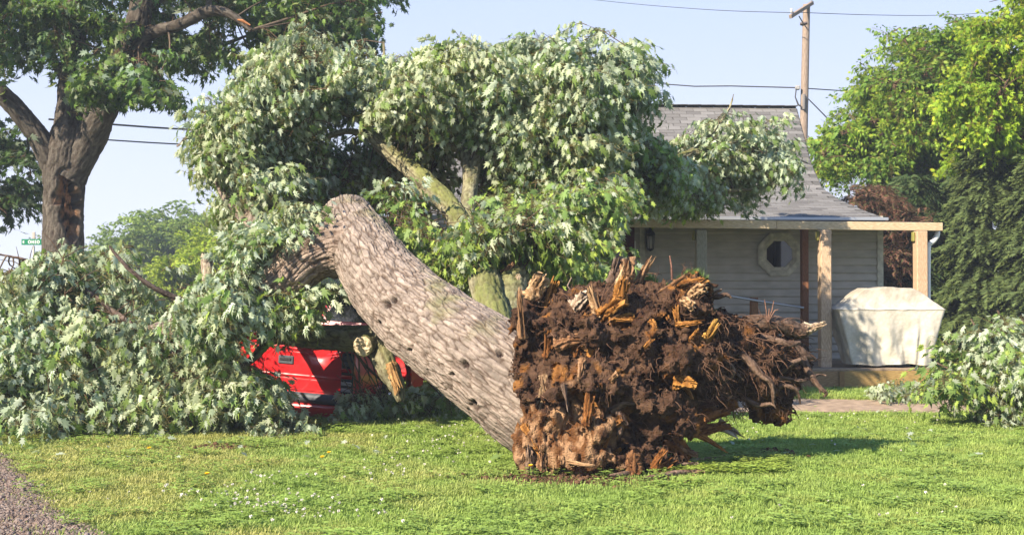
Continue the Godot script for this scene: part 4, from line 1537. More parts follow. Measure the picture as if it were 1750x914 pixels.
	put("front_bumper", mb.mesh(), M.grey_plastic, root)

# ------------------------------------------------------------------ the root plate: a field of lumps meshed as surface nets
func field_at(p: Vector3) -> float:
	var q := (p - fo) / fcell
	var x := int(q.x)
	var y := int(q.y)
	var z := int(q.z)
	if x < 0 or y < 0 or z < 0 or x >= fdim.x or y >= fdim.y or z >= fdim.z:
		return 1.0
	return field[(z * fdim.y + y) * fdim.x + x]

func soil_hit(px: float, py: float) -> Vector3:      # where the sight line through that point of the photograph meets the root plate
	var d := 9.7
	while d < 12.6:
		if field_at(at(px, py, d)) < 0.0:
			return at(px, py, d)
		d += 0.012
	return at(px, py, 11.2)

func soil_normal(p: Vector3) -> Vector3:
	var e := 0.05
	var n := Vector3(field_at(p + Vector3(e, 0, 0)) - field_at(p - Vector3(e, 0, 0)), field_at(p + Vector3(0, e, 0)) - field_at(p - Vector3(0, e, 0)), field_at(p + Vector3(0, 0, e)) - field_at(p - Vector3(0, 0, e)))
	return n.normalized() if n.length() > 0.001 else Vector3(0, 0, 1)

func lump(a: Vector3, ra: float, b: Vector3, rb: float, k: float) -> void:       # joins a tapered capsule into the field
	var reach := maxf(ra, rb) + 0.16
	var lo := (a.min(b) - Vector3.ONE * reach - fo) / fcell
	var hi := (a.max(b) + Vector3.ONE * reach - fo) / fcell
	var ab := b - a
	var l2 := maxf(ab.length_squared(), 1e-6)
	for z in range(maxi(0, int(lo.z)), mini(fdim.z, int(hi.z) + 1)):
		for y in range(maxi(0, int(lo.y)), mini(fdim.y, int(hi.y) + 1)):
			var row := (z * fdim.y + y) * fdim.x
			for x in range(maxi(0, int(lo.x)), mini(fdim.x, int(hi.x) + 1)):
				var p := fo + Vector3(x, y, z) * fcell
				var u := clampf((p - a).dot(ab) / l2, 0.0, 1.0)
				var d := p.distance_to(a + ab * u) - lerpf(ra, rb, u)
				var f := field[row + x]
				var h := maxf(k - absf(d - f), 0.0) / k
				field[row + x] = minf(d, f) - h * h * k * 0.25

func dig(a: Vector3, ra: float, b: Vector3, rb: float) -> void:       # hollows the field out
	var reach := maxf(ra, rb) + 0.05
	var lo := (a.min(b) - Vector3.ONE * reach - fo) / fcell
	var hi := (a.max(b) + Vector3.ONE * reach - fo) / fcell
	var ab := b - a
	var l2 := maxf(ab.length_squared(), 1e-6)
	for z in range(maxi(0, int(lo.z)), mini(fdim.z, int(hi.z) + 1)):
		for y in range(maxi(0, int(lo.y)), mini(fdim.y, int(hi.y) + 1)):
			var row := (z * fdim.y + y) * fdim.x
			for x in range(maxi(0, int(lo.x)), mini(fdim.x, int(hi.x) + 1)):
				var p := fo + Vector3(x, y, z) * fcell
				var u := clampf((p - a).dot(ab) / l2, 0.0, 1.0)
				var d := p.distance_to(a + ab * u) - lerpf(ra, rb, u)
				field[row + x] = maxf(field[row + x], -d)

func soil_col(p: Vector3, n: Vector3) -> Color:
	var a := nz.get_noise_3dv(p * 1.6)
	var b := nz.get_noise_3dv(p * 5.0 + Vector3(20, 0, 0))
	var c := Color(0.068, 0.039, 0.026).lerp(Color(0.125, 0.074, 0.048), smoothstep(-0.4, 0.5, b))
	# torn wood: the tan foot of the trunk at the lower left, and rotten orange patches in the soil
	var foot := at(955, 760, 10.6)
	var q := 1.2 - ((p - foot) / Vector3(0.46, 0.38, 0.7)).length() + b * 0.8
	var w := smoothstep(0.0, 0.35, q)
	var fib := nz.get_noise_3dv(Vector3(p.x * 9.0, p.y * 2.5, p.z * 9.0) + Vector3(0, 7, 0))
	c = c.lerp(Color(0.42, 0.255, 0.145).lerp(Color(0.15, 0.068, 0.03), smoothstep(-0.25, 0.3, fib)), w)
	var r := smoothstep(0.20, 0.36, nz.get_noise_3dv(p * 2.6 + Vector3(60, 3, 0)) + 0.12 * fib)
	c = c.lerp(Color(0.33, 0.15, 0.045).lerp(Color(0.16, 0.065, 0.02), smoothstep(-0.2, 0.4, fib)), r * 0.8 * (1.0 - w))
	return c

func nets() -> MB:
	var mb := MB.new()
	var id := PackedInt32Array()
	id.resize(fdim.x * fdim.y * fdim.z)
	id.fill(-1)
	var sx := 1
	var sy := fdim.x
	var sz := fdim.x * fdim.y
	var corner := [0, sx, sy, sx + sy, sz, sx + sz, sy + sz, sx + sy + sz]
	var at_ := [Vector3(0, 0, 0), Vector3(1, 0, 0), Vector3(0, 1, 0), Vector3(1, 1, 0), Vector3(0, 0, 1), Vector3(1, 0, 1), Vector3(0, 1, 1), Vector3(1, 1, 1)]
	var edges := [[0, 1], [2, 3], [4, 5], [6, 7], [0, 2], [1, 3], [4, 6], [5, 7], [0, 4], [1, 5], [2, 6], [3, 7]]
	for z in fdim.z - 1:
		for y in fdim.y - 1:
			var row := z * sz + y * sy
			for x in fdim.x - 1:
				var g := row + x
				if absf(field[g]) > 0.14:
					continue
				var mask := 0
				for k in 8:
					if field[g + corner[k]] < 0.0:
						mask += 1
				if mask == 0 or mask == 8:
					continue
				var s := Vector3.ZERO
				var n := 0
				for e in edges:
					var fa := field[g + corner[e[0]]]
					var fb := field[g + corner[e[1]]]
					if (fa < 0.0) != (fb < 0.0):
						s += (at_[e[0]] as Vector3).lerp(at_[e[1]], fa / (fa - fb))
						n += 1
				var p := fo + (Vector3(x, y, z) + s / n) * fcell
				id[g] = mb.p(p, soil_col(p, Vector3.UP))
	for z in range(1, fdim.z - 1):
		for y in range(1, fdim.y - 1):
			var row := z * sz + y * sy
			for x in range(1, fdim.x - 1):
				var g := row + x
				if id[g] < 0:
					continue
				var f := field[g] < 0.0
				if f != (field[g + sx] < 0.0):
					_net_quad(mb, id[g], id[g - sy], id[g - sy - sz], id[g - sz], f)
				if f != (field[g + sy] < 0.0):
					_net_quad(mb, id[g], id[g - sz], id[g - sx - sz], id[g - sx], f)
				if f != (field[g + sz] < 0.0):
					_net_quad(mb, id[g], id[g - sx], id[g - sx - sy], id[g - sy], f)
	return mb

func _net_quad(mb: MB, a: int, b: int, c: int, d: int, f: bool) -> void:
	if a < 0 or b < 0 or c < 0 or d < 0:
		return
	if f:
		mb.quad(a, b, c, d)
	else:
		mb.quad(a, d, c, b)

# a torn piece of wood: a sheaf of fibres of unequal length that keep together at the root and part at the tip
func splinter(mb: MB, pos: Vector3, dir: Vector3, nrm: Vector3, L: float, W: float, T: float, col: Color, tip: float) -> void:
	var y := dir.normalized()
	var x := y.cross(nrm).normalized()
	var z := x.cross(y)
	var off := R(0, 200)
	L *= 0.72
	W *= 0.85
	T *= 0.8
	col = tint_of(col, 0.85)
	# the body of the chunk: crumbling fibres, cracked along the grain
	mb.grid(20, 26, func(u, v):
		var a: float = TAU * u
		var e := Vector3(cos(a), sin(a), 0)
		var g1: float = nz.get_noise_3d(e.x * 3.2 + off, e.y * 3.2, v * 1.2)
		var g2: float = nz.get_noise_3d(e.x * 7.0, e.y * 7.0 + off, v * 3.5)
		var g3: float = nz.get_noise_3d(e.x * 4.0, e.y * 4.0 + off, v * 11.0)
		var rad: float = (1.0 + 0.9 * g1 + 0.55 * (0.35 - absf(g2) * 1.6) + 0.35 * g3) * lerpf(1.0, tip, v)
		if v < 0.01 or v > 0.99:
			rad *= 0.15
		var len: float = (v - 0.3) * L * (0.9 if v < 0.7 else 0.9 + 0.9 * g1 + 0.5 * g2)
		var c := tint_of(col, clampf(0.72 + 0.9 * g1 + 0.75 * g2 + 0.4 * g3, 0.22, 1.3))
		return [pos + x * e.x * W * 0.5 * rad + z * e.y * T * 0.6 * rad + y * len + z * 0.08 * L * sin(v * 3.0 + off), c], true)
	var n := int(clampf(W * T / 0.0022, 3, 7))
	col = tint_of(col, 0.9)
	W *= 0.8
	var bendx := R(-0.25, 0.25)
	var bendz := R(-0.1, 0.3)
	for k in n:
		var u := R(-0.5, 0.5)
		var v := R(-0.5, 0.5) * (1.0 - absf(u))
		var edge := 1.0 - absf(u) * 0.7
		var l := L * (0.45 + 0.5 * edge * (0.5 + 0.9 * absf(nz.get_noise_2d(u * 4.0 + off, v * 3.0))) + R(-0.12, 0.25))
		var start := -L * R(0.18, 0.34)
		var w := W / sqrt(n) * R(0.25, 0.7)
		var h := w * R(0.45, 1.0)
		var base := pos + x * u * W * 0.85 + z * v * T
		var fan := x * (u * (1.0 - tip) * -0.4 + R(-0.06, 0.06)) * W / L + z * R(-0.05, 0.06)
		var kk := clampf(0.75 + 0.7 * nz.get_noise_2d(u * 5.0 + off, v * 5.0) + R(-0.25, 0.3), 0.3, 1.3)
		var c := tint_of(col, kk)
		var c2 := tint_of(col, kk * R(0.9, 1.25))
		var a := R(0, TAU)
		var ex := x * cos(a) + z * sin(a)
		var ez := z * cos(a) - x * sin(a)
		var first := mb.v.size()
		for m in 4:
			var s := m / 3.0
			var q := base + (y + fan) * (start + (l - start) * s) + (x * bendx + z * bendz) * L * s * s * 0.5 + (ex * R(-1, 1) + ez * R(-1, 1)) * w * 0.25
			var g: float = [0.8, 1.0, 0.9, 0.22][m]
			for t in 4:
				var o := (ex * w * (1.0 if t < 2 else -1.0) + ez * h * (1.0 if t == 0 or t == 3 else -1.0)) * 0.5 * g
				mb.p(q + o, c.lerp(c2, s))
		for m in 3:
			for t in 4:
				mb.quad(first + m * 4 + t, first + m * 4 + (t + 1) % 4, first + m * 4 + 4 + (t + 1) % 4, first + m * 4 + 4 + t)

func tint_of(c: Color, k: float) -> Color:
	k = clampf(k, 0.25, 1.5)
	return Color(c.r * k, c.g * pow(k, 1.15), c.b * pow(k, 1.3))

func root_plate() -> void:
	fo = Vector3(-0.15, -0.12, -12.35)
	fdim = Vector3i(int(3.35 / fcell), int(2.05 / fcell), int(2.35 / fcell))
	field = PackedFloat32Array()
	field.resize(fdim.x * fdim.y * fdim.z)
	field.fill(1.0)
	var L := [
		[960, 560, 10.95, .26, 1050, 545, 11.0, .26, .15], [1050, 545, 11.0, .27, 1150, 540, 11.1, .24, .15],
		[940, 640, 10.9, .28, 1080, 620, 10.9, .36, .15], [1080, 620, 10.9, .36, 1190, 600, 11.1, .30, .15],
		[1200, 590, 11.2, .28, 1280, 605, 11.4, .27, .12], [1280, 610, 11.45, .26, 1345, 620, 11.6, .22, .12], [1330, 650, 11.6, .17, 1325, 690, 11.6, .09, .1],
		[1250, 640, 11.3, .20, 1310, 670, 11.5, .15, .1],
		[945, 700, 10.75, .27, 1060, 690, 10.8, .34, .15], [1060, 690, 10.85, .34, 1150, 680, 11.0, .24, .12], [1150, 672, 11.05, .2, 1215, 665, 11.2, .16, .1],
		[925, 770, 10.65, .20, 1000, 775, 10.6, .22, .12], [1000, 775, 10.62, .22, 1090, 775, 10.75, .20, .1], [1090, 790, 10.75, .13, 1155, 798, 10.8, .08, .1],
		[905, 740, 10.7, .14, 908, 800, 10.6, .13, .1],
		[908, 520, 10.95, .085, 902, 640, 10.95, .12, .08], [950, 510, 11.0, .10, 960, 560, 11.0, .16, .08],
		[1180, 492, 11.1, .11, 1150, 530, 11.1, .14, .08], [1195, 488, 11.1, .10, 1192, 505, 11.1, .09, .05],
		[1100, 505, 11.1, .12, 1050, 520, 11.1, .12, .1], [1230, 545, 11.3, .10, 1200, 560, 11.2, .14, .1],
		[990, 520, 11.0, .10, 1030, 530, 11.0, .1, .08]]
	for q in L:
		lump(at(q[0], q[1], q[2]), q[3], at(q[4], q[5], q[6]), q[7], q[8])
	for k in 46:      # clods proud of the mass
		var p := soil_hit(R(900, 1340), R(520, 740))
		if field_at(p) > 0.1:
			continue
		var r := R(0.05, 0.14)
		lump(p, r, p + Vector3(R(-.15, .15), R(-.1, .1), R(-.05, .1)), r * 0.7, 0.04)
	# hollows
	for q in [[925, 560, 10.66, .07, 915, 625, 10.66, .06], [960, 690, 10.42, .13, 1000, 700, 10.44, .14], [1090, 715, 10.5, .15, 1120, 740, 10.55, .12], [1005, 545, 10.7, .06, 985, 555, 10.7, .06], [1045, 600, 10.48, .08, 1080, 585, 10.5, .09], [1130, 590, 10.7, .06, 1110, 570, 10.72, .05], [1075, 745, 10.5, .10, 1150, 760, 10.6, .10], [1215, 530, 10.95, .10, 1205, 560, 10.95, .08], [940, 690, 10.4, .10, 975, 715, 10.4, .12], [1035, 735, 10.5, .12, 1065, 765, 10.5, .10], [1125, 660, 10.55, .10, 1160, 690, 10.7, .10], [895, 545, 10.75, .035, 905, 610, 10.75, .05], [1240, 600, 11.0, .07, 1270, 625, 11.05, .08], [1290, 640, 11.15, .08, 1330, 650, 11.25, .06], [1000, 620, 10.45, .05, 960, 600, 10.55, .05]]:
		dig(at(q[0], q[1], q[2]), q[3], at(q[4], q[5], q[6]), q[7])
	for z in fdim.z:
		for y in fdim.y:
			var row := (z * fdim.y + y) * fdim.x
			for x in fdim.x:
				var f := field[row + x]
				if f > 0.16 or f < -0.16:
					continue
				var p := fo + Vector3(x, y, z) * fcell
				var n1 := nz.get_noise_3dv(p * 3.2)
				var n2 := nz.get_noise_3dv(p * 9.0 + Vector3(30, 0, 0))
				var n3 := nz.get_noise_3dv(Vector3(p.x * 26, p.y * 20, p.z * 26) + Vector3(0, 30, 0))
				var foot := clampf(1.3 - ((p - at(955, 760, 10.6)) / Vector3(0.50, 0.45, 0.7)).length(), 0.0, 0.5) * 2.0
				if foot > 0.0:
					var gr := nz.get_noise_3dv(Vector3(p.x * 13.0 + p.y * 3.0, p.y * 2.2, p.z * 13.0))
					n2 = lerpf(n2, 0.28, foot)
					n3 = lerpf(n3, 2.6 * (0.25 - absf(gr) * 1.6), foot)
				field[row + x] = f - (0.10 * n1 + 0.062 * (1.0 - 2.6 * absf(n2)) - 0.025 + 0.032 * n3)
	var mb := nets()
	put("root_ball", mb.mesh(), M.soil, tree)

	# torn wood, piece by piece
	var pale := Color(0.66, 0.44, 0.25)
	var orange := Color(0.50, 0.235, 0.065)
	var rust := Color(0.33, 0.14, 0.045)
	var tan := Color(0.42, 0.25, 0.14)
	var grey := Color(0.26, 0.19, 0.15)
	for q in [
		# px, py, direction (x, y, z), length, width, thickness, colour, tip
		[912, 500, .35, .6, .3, .30, .20, .12, pale, .6], [893, 560, -.08, 1, .05, .55, .075, .06, tan, .5], [938, 520, .3, 1, .2, .34, .13, .09, orange, .4], [935, 600, .1, 1, 0, .32, .09, .06, rust, .5],
		[985, 520, .5, .6, .3, .24, .13, .07, Color(.66, .52, .40), .7], [1020, 530, -.35, 1, .2, .36, .12, .08, pale, .35], [1035, 535, .5, .5, .4, .32, .17, .12, orange, .5], [1062, 512, .1, 1, .3, .30, .16, .12, orange, .6], [1052, 548, 1, .15, .3, .30, .11, .07, orange, .5],
		[1048, 478, .3, 1, .1, .34, .12, .09, grey, .8], [1058, 480, .35, 1, .15, .30, .07, .06, Color(.62, .47, .27), .5], [1072, 478, .05, 1, .1, .30, .12, .09, tan, .9], [1090, 482, .5, 1, .1, .40, .075, .06, tan, .4], [1098, 474, .6, .9, .15, .30, .06, .05, pale, .5],
		[1165, 490, .9, .35, .2, .34, .16, .10, orange, .5], [1185, 500, .5, .3, .6, .24, .13, .10, pale, .7], [1172, 515, .3, -.4, .6, .22, .13, .09, pale, .6], [1155, 530, .1, -1, .2, .36, .08, .06, orange, .4], [1140, 490, .8, .5, .3, .40, .07, .05, tan, .3],
		[1165, 555, 1, .05, .2, .30, .06, .05, orange, .4], [1115, 552, .3, -.8, .3, .18, .06, .05, orange, .4], [1180, 578, .6, .7, .2, .16, .05, .04, orange, .3],
		[960, 585, 1, .25, .25, .36, .13, .09, Color(.5, .28, .15), .5], [1000, 590, .9, -.45, .4, .34, .09, .05, Color(.55, .30, .10), .4], [1010, 605, .25, -1, .35, .22, .09, .07, orange, .4], [985, 600, .1, .9, .5, .24, .12, .09, rust, .5], [995, 620, -.15, -.9, .4, .24, .08, .06, tan, .5],
		[1208, 580, .45, .9, .25, .30, .10, .06, Color(.58, .34, .09), .6], [1105, 590, .5, .5, .3, .14, .06, .05, orange, .4],
		[1160, 650, .8, -.15, .4, .26, .15, .06, Color(.50, .24, .06), .5], [1170, 660, .5, -.9, .4, .2, .07, .05, orange, .3], [1045, 650, .3, .5, .4, .14, .07, .05, tan, .5],
		[930, 650, .05, -1, .3, .30, .10, .06, Color(.48, .33, .20), .4], [926, 670, -.1, -1, .2, .26, .06, .05, Color(.42, .30, .18), .3], [965, 665, .15, -1, .3, .26, .05, .04, grey, .3],
		[1015, 690, .9, -.1, .5, .12, .04, .03, orange, .4], [1005, 715, 0, 1, .2, .34, .09, .08, rust, .8],
		[900, 735, .5, -.9, .2, .34, .07, .06, orange, .5], [1035, 760, .3, .8, .4, .14, .035, .03, orange, .4], [1052, 772, .4, .4, .5, .12, .05, .04, orange, .5], [980, 790, 1, -.1, .4, .26, .06, .05, pale, .3],
		[925, 795, .05, 1, .15, .30, .09, .07, tan, .8], [905, 800, -.03, 1, .1, .30, .08, .07, Color(.36, .25, .18), .8],
		[1120, 795, .4, .9, .2, .26, .10, .08, rust, .4], [1085, 800, -.1, 1, .2, .22, .16, .10, Color(.30, .15, .07), .7]]:
		var p := soil_hit(q[0], q[1])
		mb = MB.new()
		splinter(mb, p + Vector3(0, 0, 0.01), Vector3(q[2], q[3], q[4]), (soil_normal(p) + Vector3(0.1, 0.1, 0.8)).normalized(), q[5], q[6], q[7], q[8], q[9])
		put("wood_splinter", mb.mesh(), M.torn_wood, tree)
	# slabs of torn wood under the overhanging right side
	for q in [[1150, 735, 11.0, .9, .42, .1, .62, .30, .09, rust, .4], [1185, 715, 11.1, 1, .28, -.1, .60, .20, .08, Color(.30, .13, .05), .4], [1150, 755, 10.95, .4, -.5, .2, .34, .22, .08, rust, .6], [1200, 745, 11.05, .8, -.55, .1, .40, .07, .05, orange, .25], [1205, 735, 11.1, 1, .12, 0, .4, .14, .06, Color(.36, .17, .07), .3], [1235, 728, 11.25, .9, -.35, .1, .28, .14, .05, Color(.52, .46, .38), .25], [1180, 700, 10.95, .9, .35, .1, .5, .12, .07, Color(.20, .10, .06), .4], [1165, 765, 10.9, .7, -.3, .3, .26, .10, .05, tan, .4], [1215, 690, 11.15, .9, .4, .1, .3, .1, .06, tan, .5], [1155, 795, 10.75, .9, .1, .1, .3, .06, .05, grey, .4], [1120, 805, 10.6, .5, .3, .2, .3, .14, .08, rust, .5]]:
		mb = MB.new()
		splinter(mb, at(q[0], q[1], q[2]), Vector3(q[3], q[4], q[5]), Vector3(0.2, 0.5, 0.8), q[6], q[7], q[8], q[9], q[10])
		put("wood_slab", mb.mesh(), M.torn_wood, tree)
	# roots
	var rc := Color(0.20, 0.135, 0.10)
	for q in [
		[[[1225, 545, 11.25], [1262, 556, 11.3], [1300, 552, 11.3], [1335, 556, 11.35], [1362, 565, 11.4], [1380, 563, 11.4]], [.05, .075, .085, .08, .07, .055]],
		[[[1216, 545, 11.2], [1213, 520, 11.2], [1216, 508, 11.15], [1230, 507, 11.1], [1242, 503, 11.1], [1250, 509, 11.1]], [.05, .035, .03, .025, .02, .012]],
		[[[1216, 512, 11.15], [1222, 500, 11.1], [1234, 495, 11.1]], [.025, .02, .01]],
		[[[1240, 590, 11.1], [1275, 612, 11.0], [1300, 640, 10.95], [1318, 655, 10.95], [1322, 690, 11.0]], [.035, .035, .03, .025, .012]],
		[[[1225, 600, 11.0], [1250, 625, 10.9], [1252, 640, 10.9], [1235, 655, 10.95], [1232, 665, 10.95]], [.02, .018, .016, .012, .008]],
		[[[1250, 625, 10.9], [1265, 645, 10.9], [1272, 650, 10.9]], [.014, .01, .006]],
		[[[1330, 645, 11.3], [1370, 650, 11.3], [1400, 640, 11.4], [1412, 642, 11.4]], [.02, .018, .012, .006]],
		[[[1345, 590, 11.5], [1370, 605, 11.45], [1392, 612, 11.5]], [.09, .06, .02]],
		[[[1370, 610, 11.4], [1385, 640, 11.35], [1400, 660, 11.3], [1412, 672, 11.3], [1408, 678, 11.3]], [.04, .035, .028, .02, .01]],
		[[[1385, 640, 11.35], [1396, 652, 11.32], [1402, 672, 11.3]], [.02, .016, .008]],
		[[[1270, 680, 11.2], [1295, 692, 11.1], [1318, 690, 11.05], [1326, 698, 11.05]], [.03, .028, .02, .008]],
		[[[1310, 660, 11.2], [1345, 660, 11.15], [1362, 668, 11.15], [1368, 690, 11.2]], [.03, .026, .018, .006]],
		[[[1335, 635, 11.3], [1352, 622, 11.2], [1368, 615, 11.2]], [.022, .024, .018]],
		[[[1100, 500, 11.0], [1085, 495, 10.95], [1120, 515, 10.9], [1140, 528, 10.85]], [.02, .024, .02, .012]],
		[[[1045, 700, 10.5], [1065, 690, 10.45], [1085, 688, 10.45], [1092, 684, 10.5]], [.03, .026, .022, .015]],
		[[[1060, 715, 10.5], [1058, 740, 10.45], [1054, 745, 10.45]], [.03, .026, .014]],
		[[[1050, 700, 10.5], [1065, 715, 10.45], [1072, 725, 10.45]], [.026, .022, .014]],
		[[[1300, 575, 11.2], [1330, 582, 11.15], [1350, 588, 11.15], [1368, 585, 11.2]], [.03, .035, .03, .015]]]:
		var P := []
		for g in q[0]:
			P.append(at(g[0], g[1], g[2]))
		mb = MB.new()
		bark_tube(mb, P, q[1], 16, 0.02, 0.008, 0.035, tint(rc, 0.75, 1.25), -0.5, null, 0.3)
		put("root", mb.mesh(), M.bark, tree)
	mb = MB.new()                     # pale broken tip of the long root
	splinter(mb, at(1383, 562, 11.4), at(1410, 552, 11.4) - at(1380, 563, 11.4), Vector3(0, .5, 1), 0.24, 0.12, 0.09, Color(.74, .58, .40), .3)
	put("root_tip", mb.mesh(), M.torn_wood, tree, "pale cream broken tip of a root")
	# upright twig and wisps on the crest
	mb = MB.new()
	mb.tube(PackedVector3Array([at(1149, 478, 11.0), at(1148, 455, 11.0), at(1145, 437, 11.0)]), PackedFloat32Array([.011, .009, .007]), 6, Color(.22, .12, .09))
	mb.tube(PackedVector3Array([at(975, 495, 11.0), at(970, 488, 11.0), at(977, 474, 11.0)]), PackedFloat32Array([.008, .008, .006]), 6, Color(.30, .22, .18))
	for k in 4:
		mb.tube(PackedVector3Array([at(1312, 552, 11.2), at(1310 + k * 5, 530, 11.2), at(1307 + k * 8, 512 + (k % 2) * 14 + k, 11.2)]), PackedFloat32Array([.008, .006, .004]), 5, Color(.24, .14, .10))
	put("twig", mb.mesh(), M.bark, tree)
	# fine roots
	mb = MB.new()
	for k in 800:
		var p: Vector3
		var hang := 0.6
		if k < 560:
			p = soil_hit(R(1195, 1395), R(540, 715))
		elif k < 640:
			p = soil_hit(R(885, 1230), R(465, 540))
			hang = -0.1
		else:
			p = soil_hit(R(890, 1260), R(540, 720))
		if field_at(p) > 0.1:
			continue
		var d := (soil_normal(p) + Vector3(R(-.7, .9), R(-.8, .5), R(-.3, .6))).normalized()
		var pts := PackedVector3Array()
		var rad := PackedFloat32Array()
		var n := 6
		var l := R(0.05, 0.24)
		var r := R(0.0018, 0.0055)
		p -= d * 0.02
		for m in n:
			pts.append(p)
			rad.append(r * (1.0 - 0.75 * m / n))
			p += d * l / n
			d = (d + Vector3(R(-.45, .45), R(-.4, .3) - 0.28 * hang, R(-.45, .45))).normalized()
		mb.tube(pts, rad, 4, tint(Color(0.20, 0.115, 0.075), 0.6, 1.4), null, false)
	put("rootlets", mb.mesh(), M.bark, tree).set_meta("kind", "stuff")
	# turf still growing on the lifted edge
	var tuft := grass_tuft(12, 0.10, 0.05)
	var xf := []
	var cols := PackedColorArray()
	for k in 150:
		var px := R(1085, 1225)
		var top := at(px, 540, 11.1)
		var y := 1.95
		while y > 1.2 and field_at(Vector3(top.x, y, top.z)) > 0.0:
			y -= 0.015
		var p := Vector3(top.x, y, top.z + R(-.1, .05))
		xf.append(Transform3D(Basis(Vector3.UP, R(0, TAU)).scaled(Vector3.ONE * R(0.5, 0.9)), p))
		cols.append(tint(Color(0.17, 0.25, 0.07), 0.7, 1.2))
	scatter("turf", tuft, M.blade, xf, cols, tree)

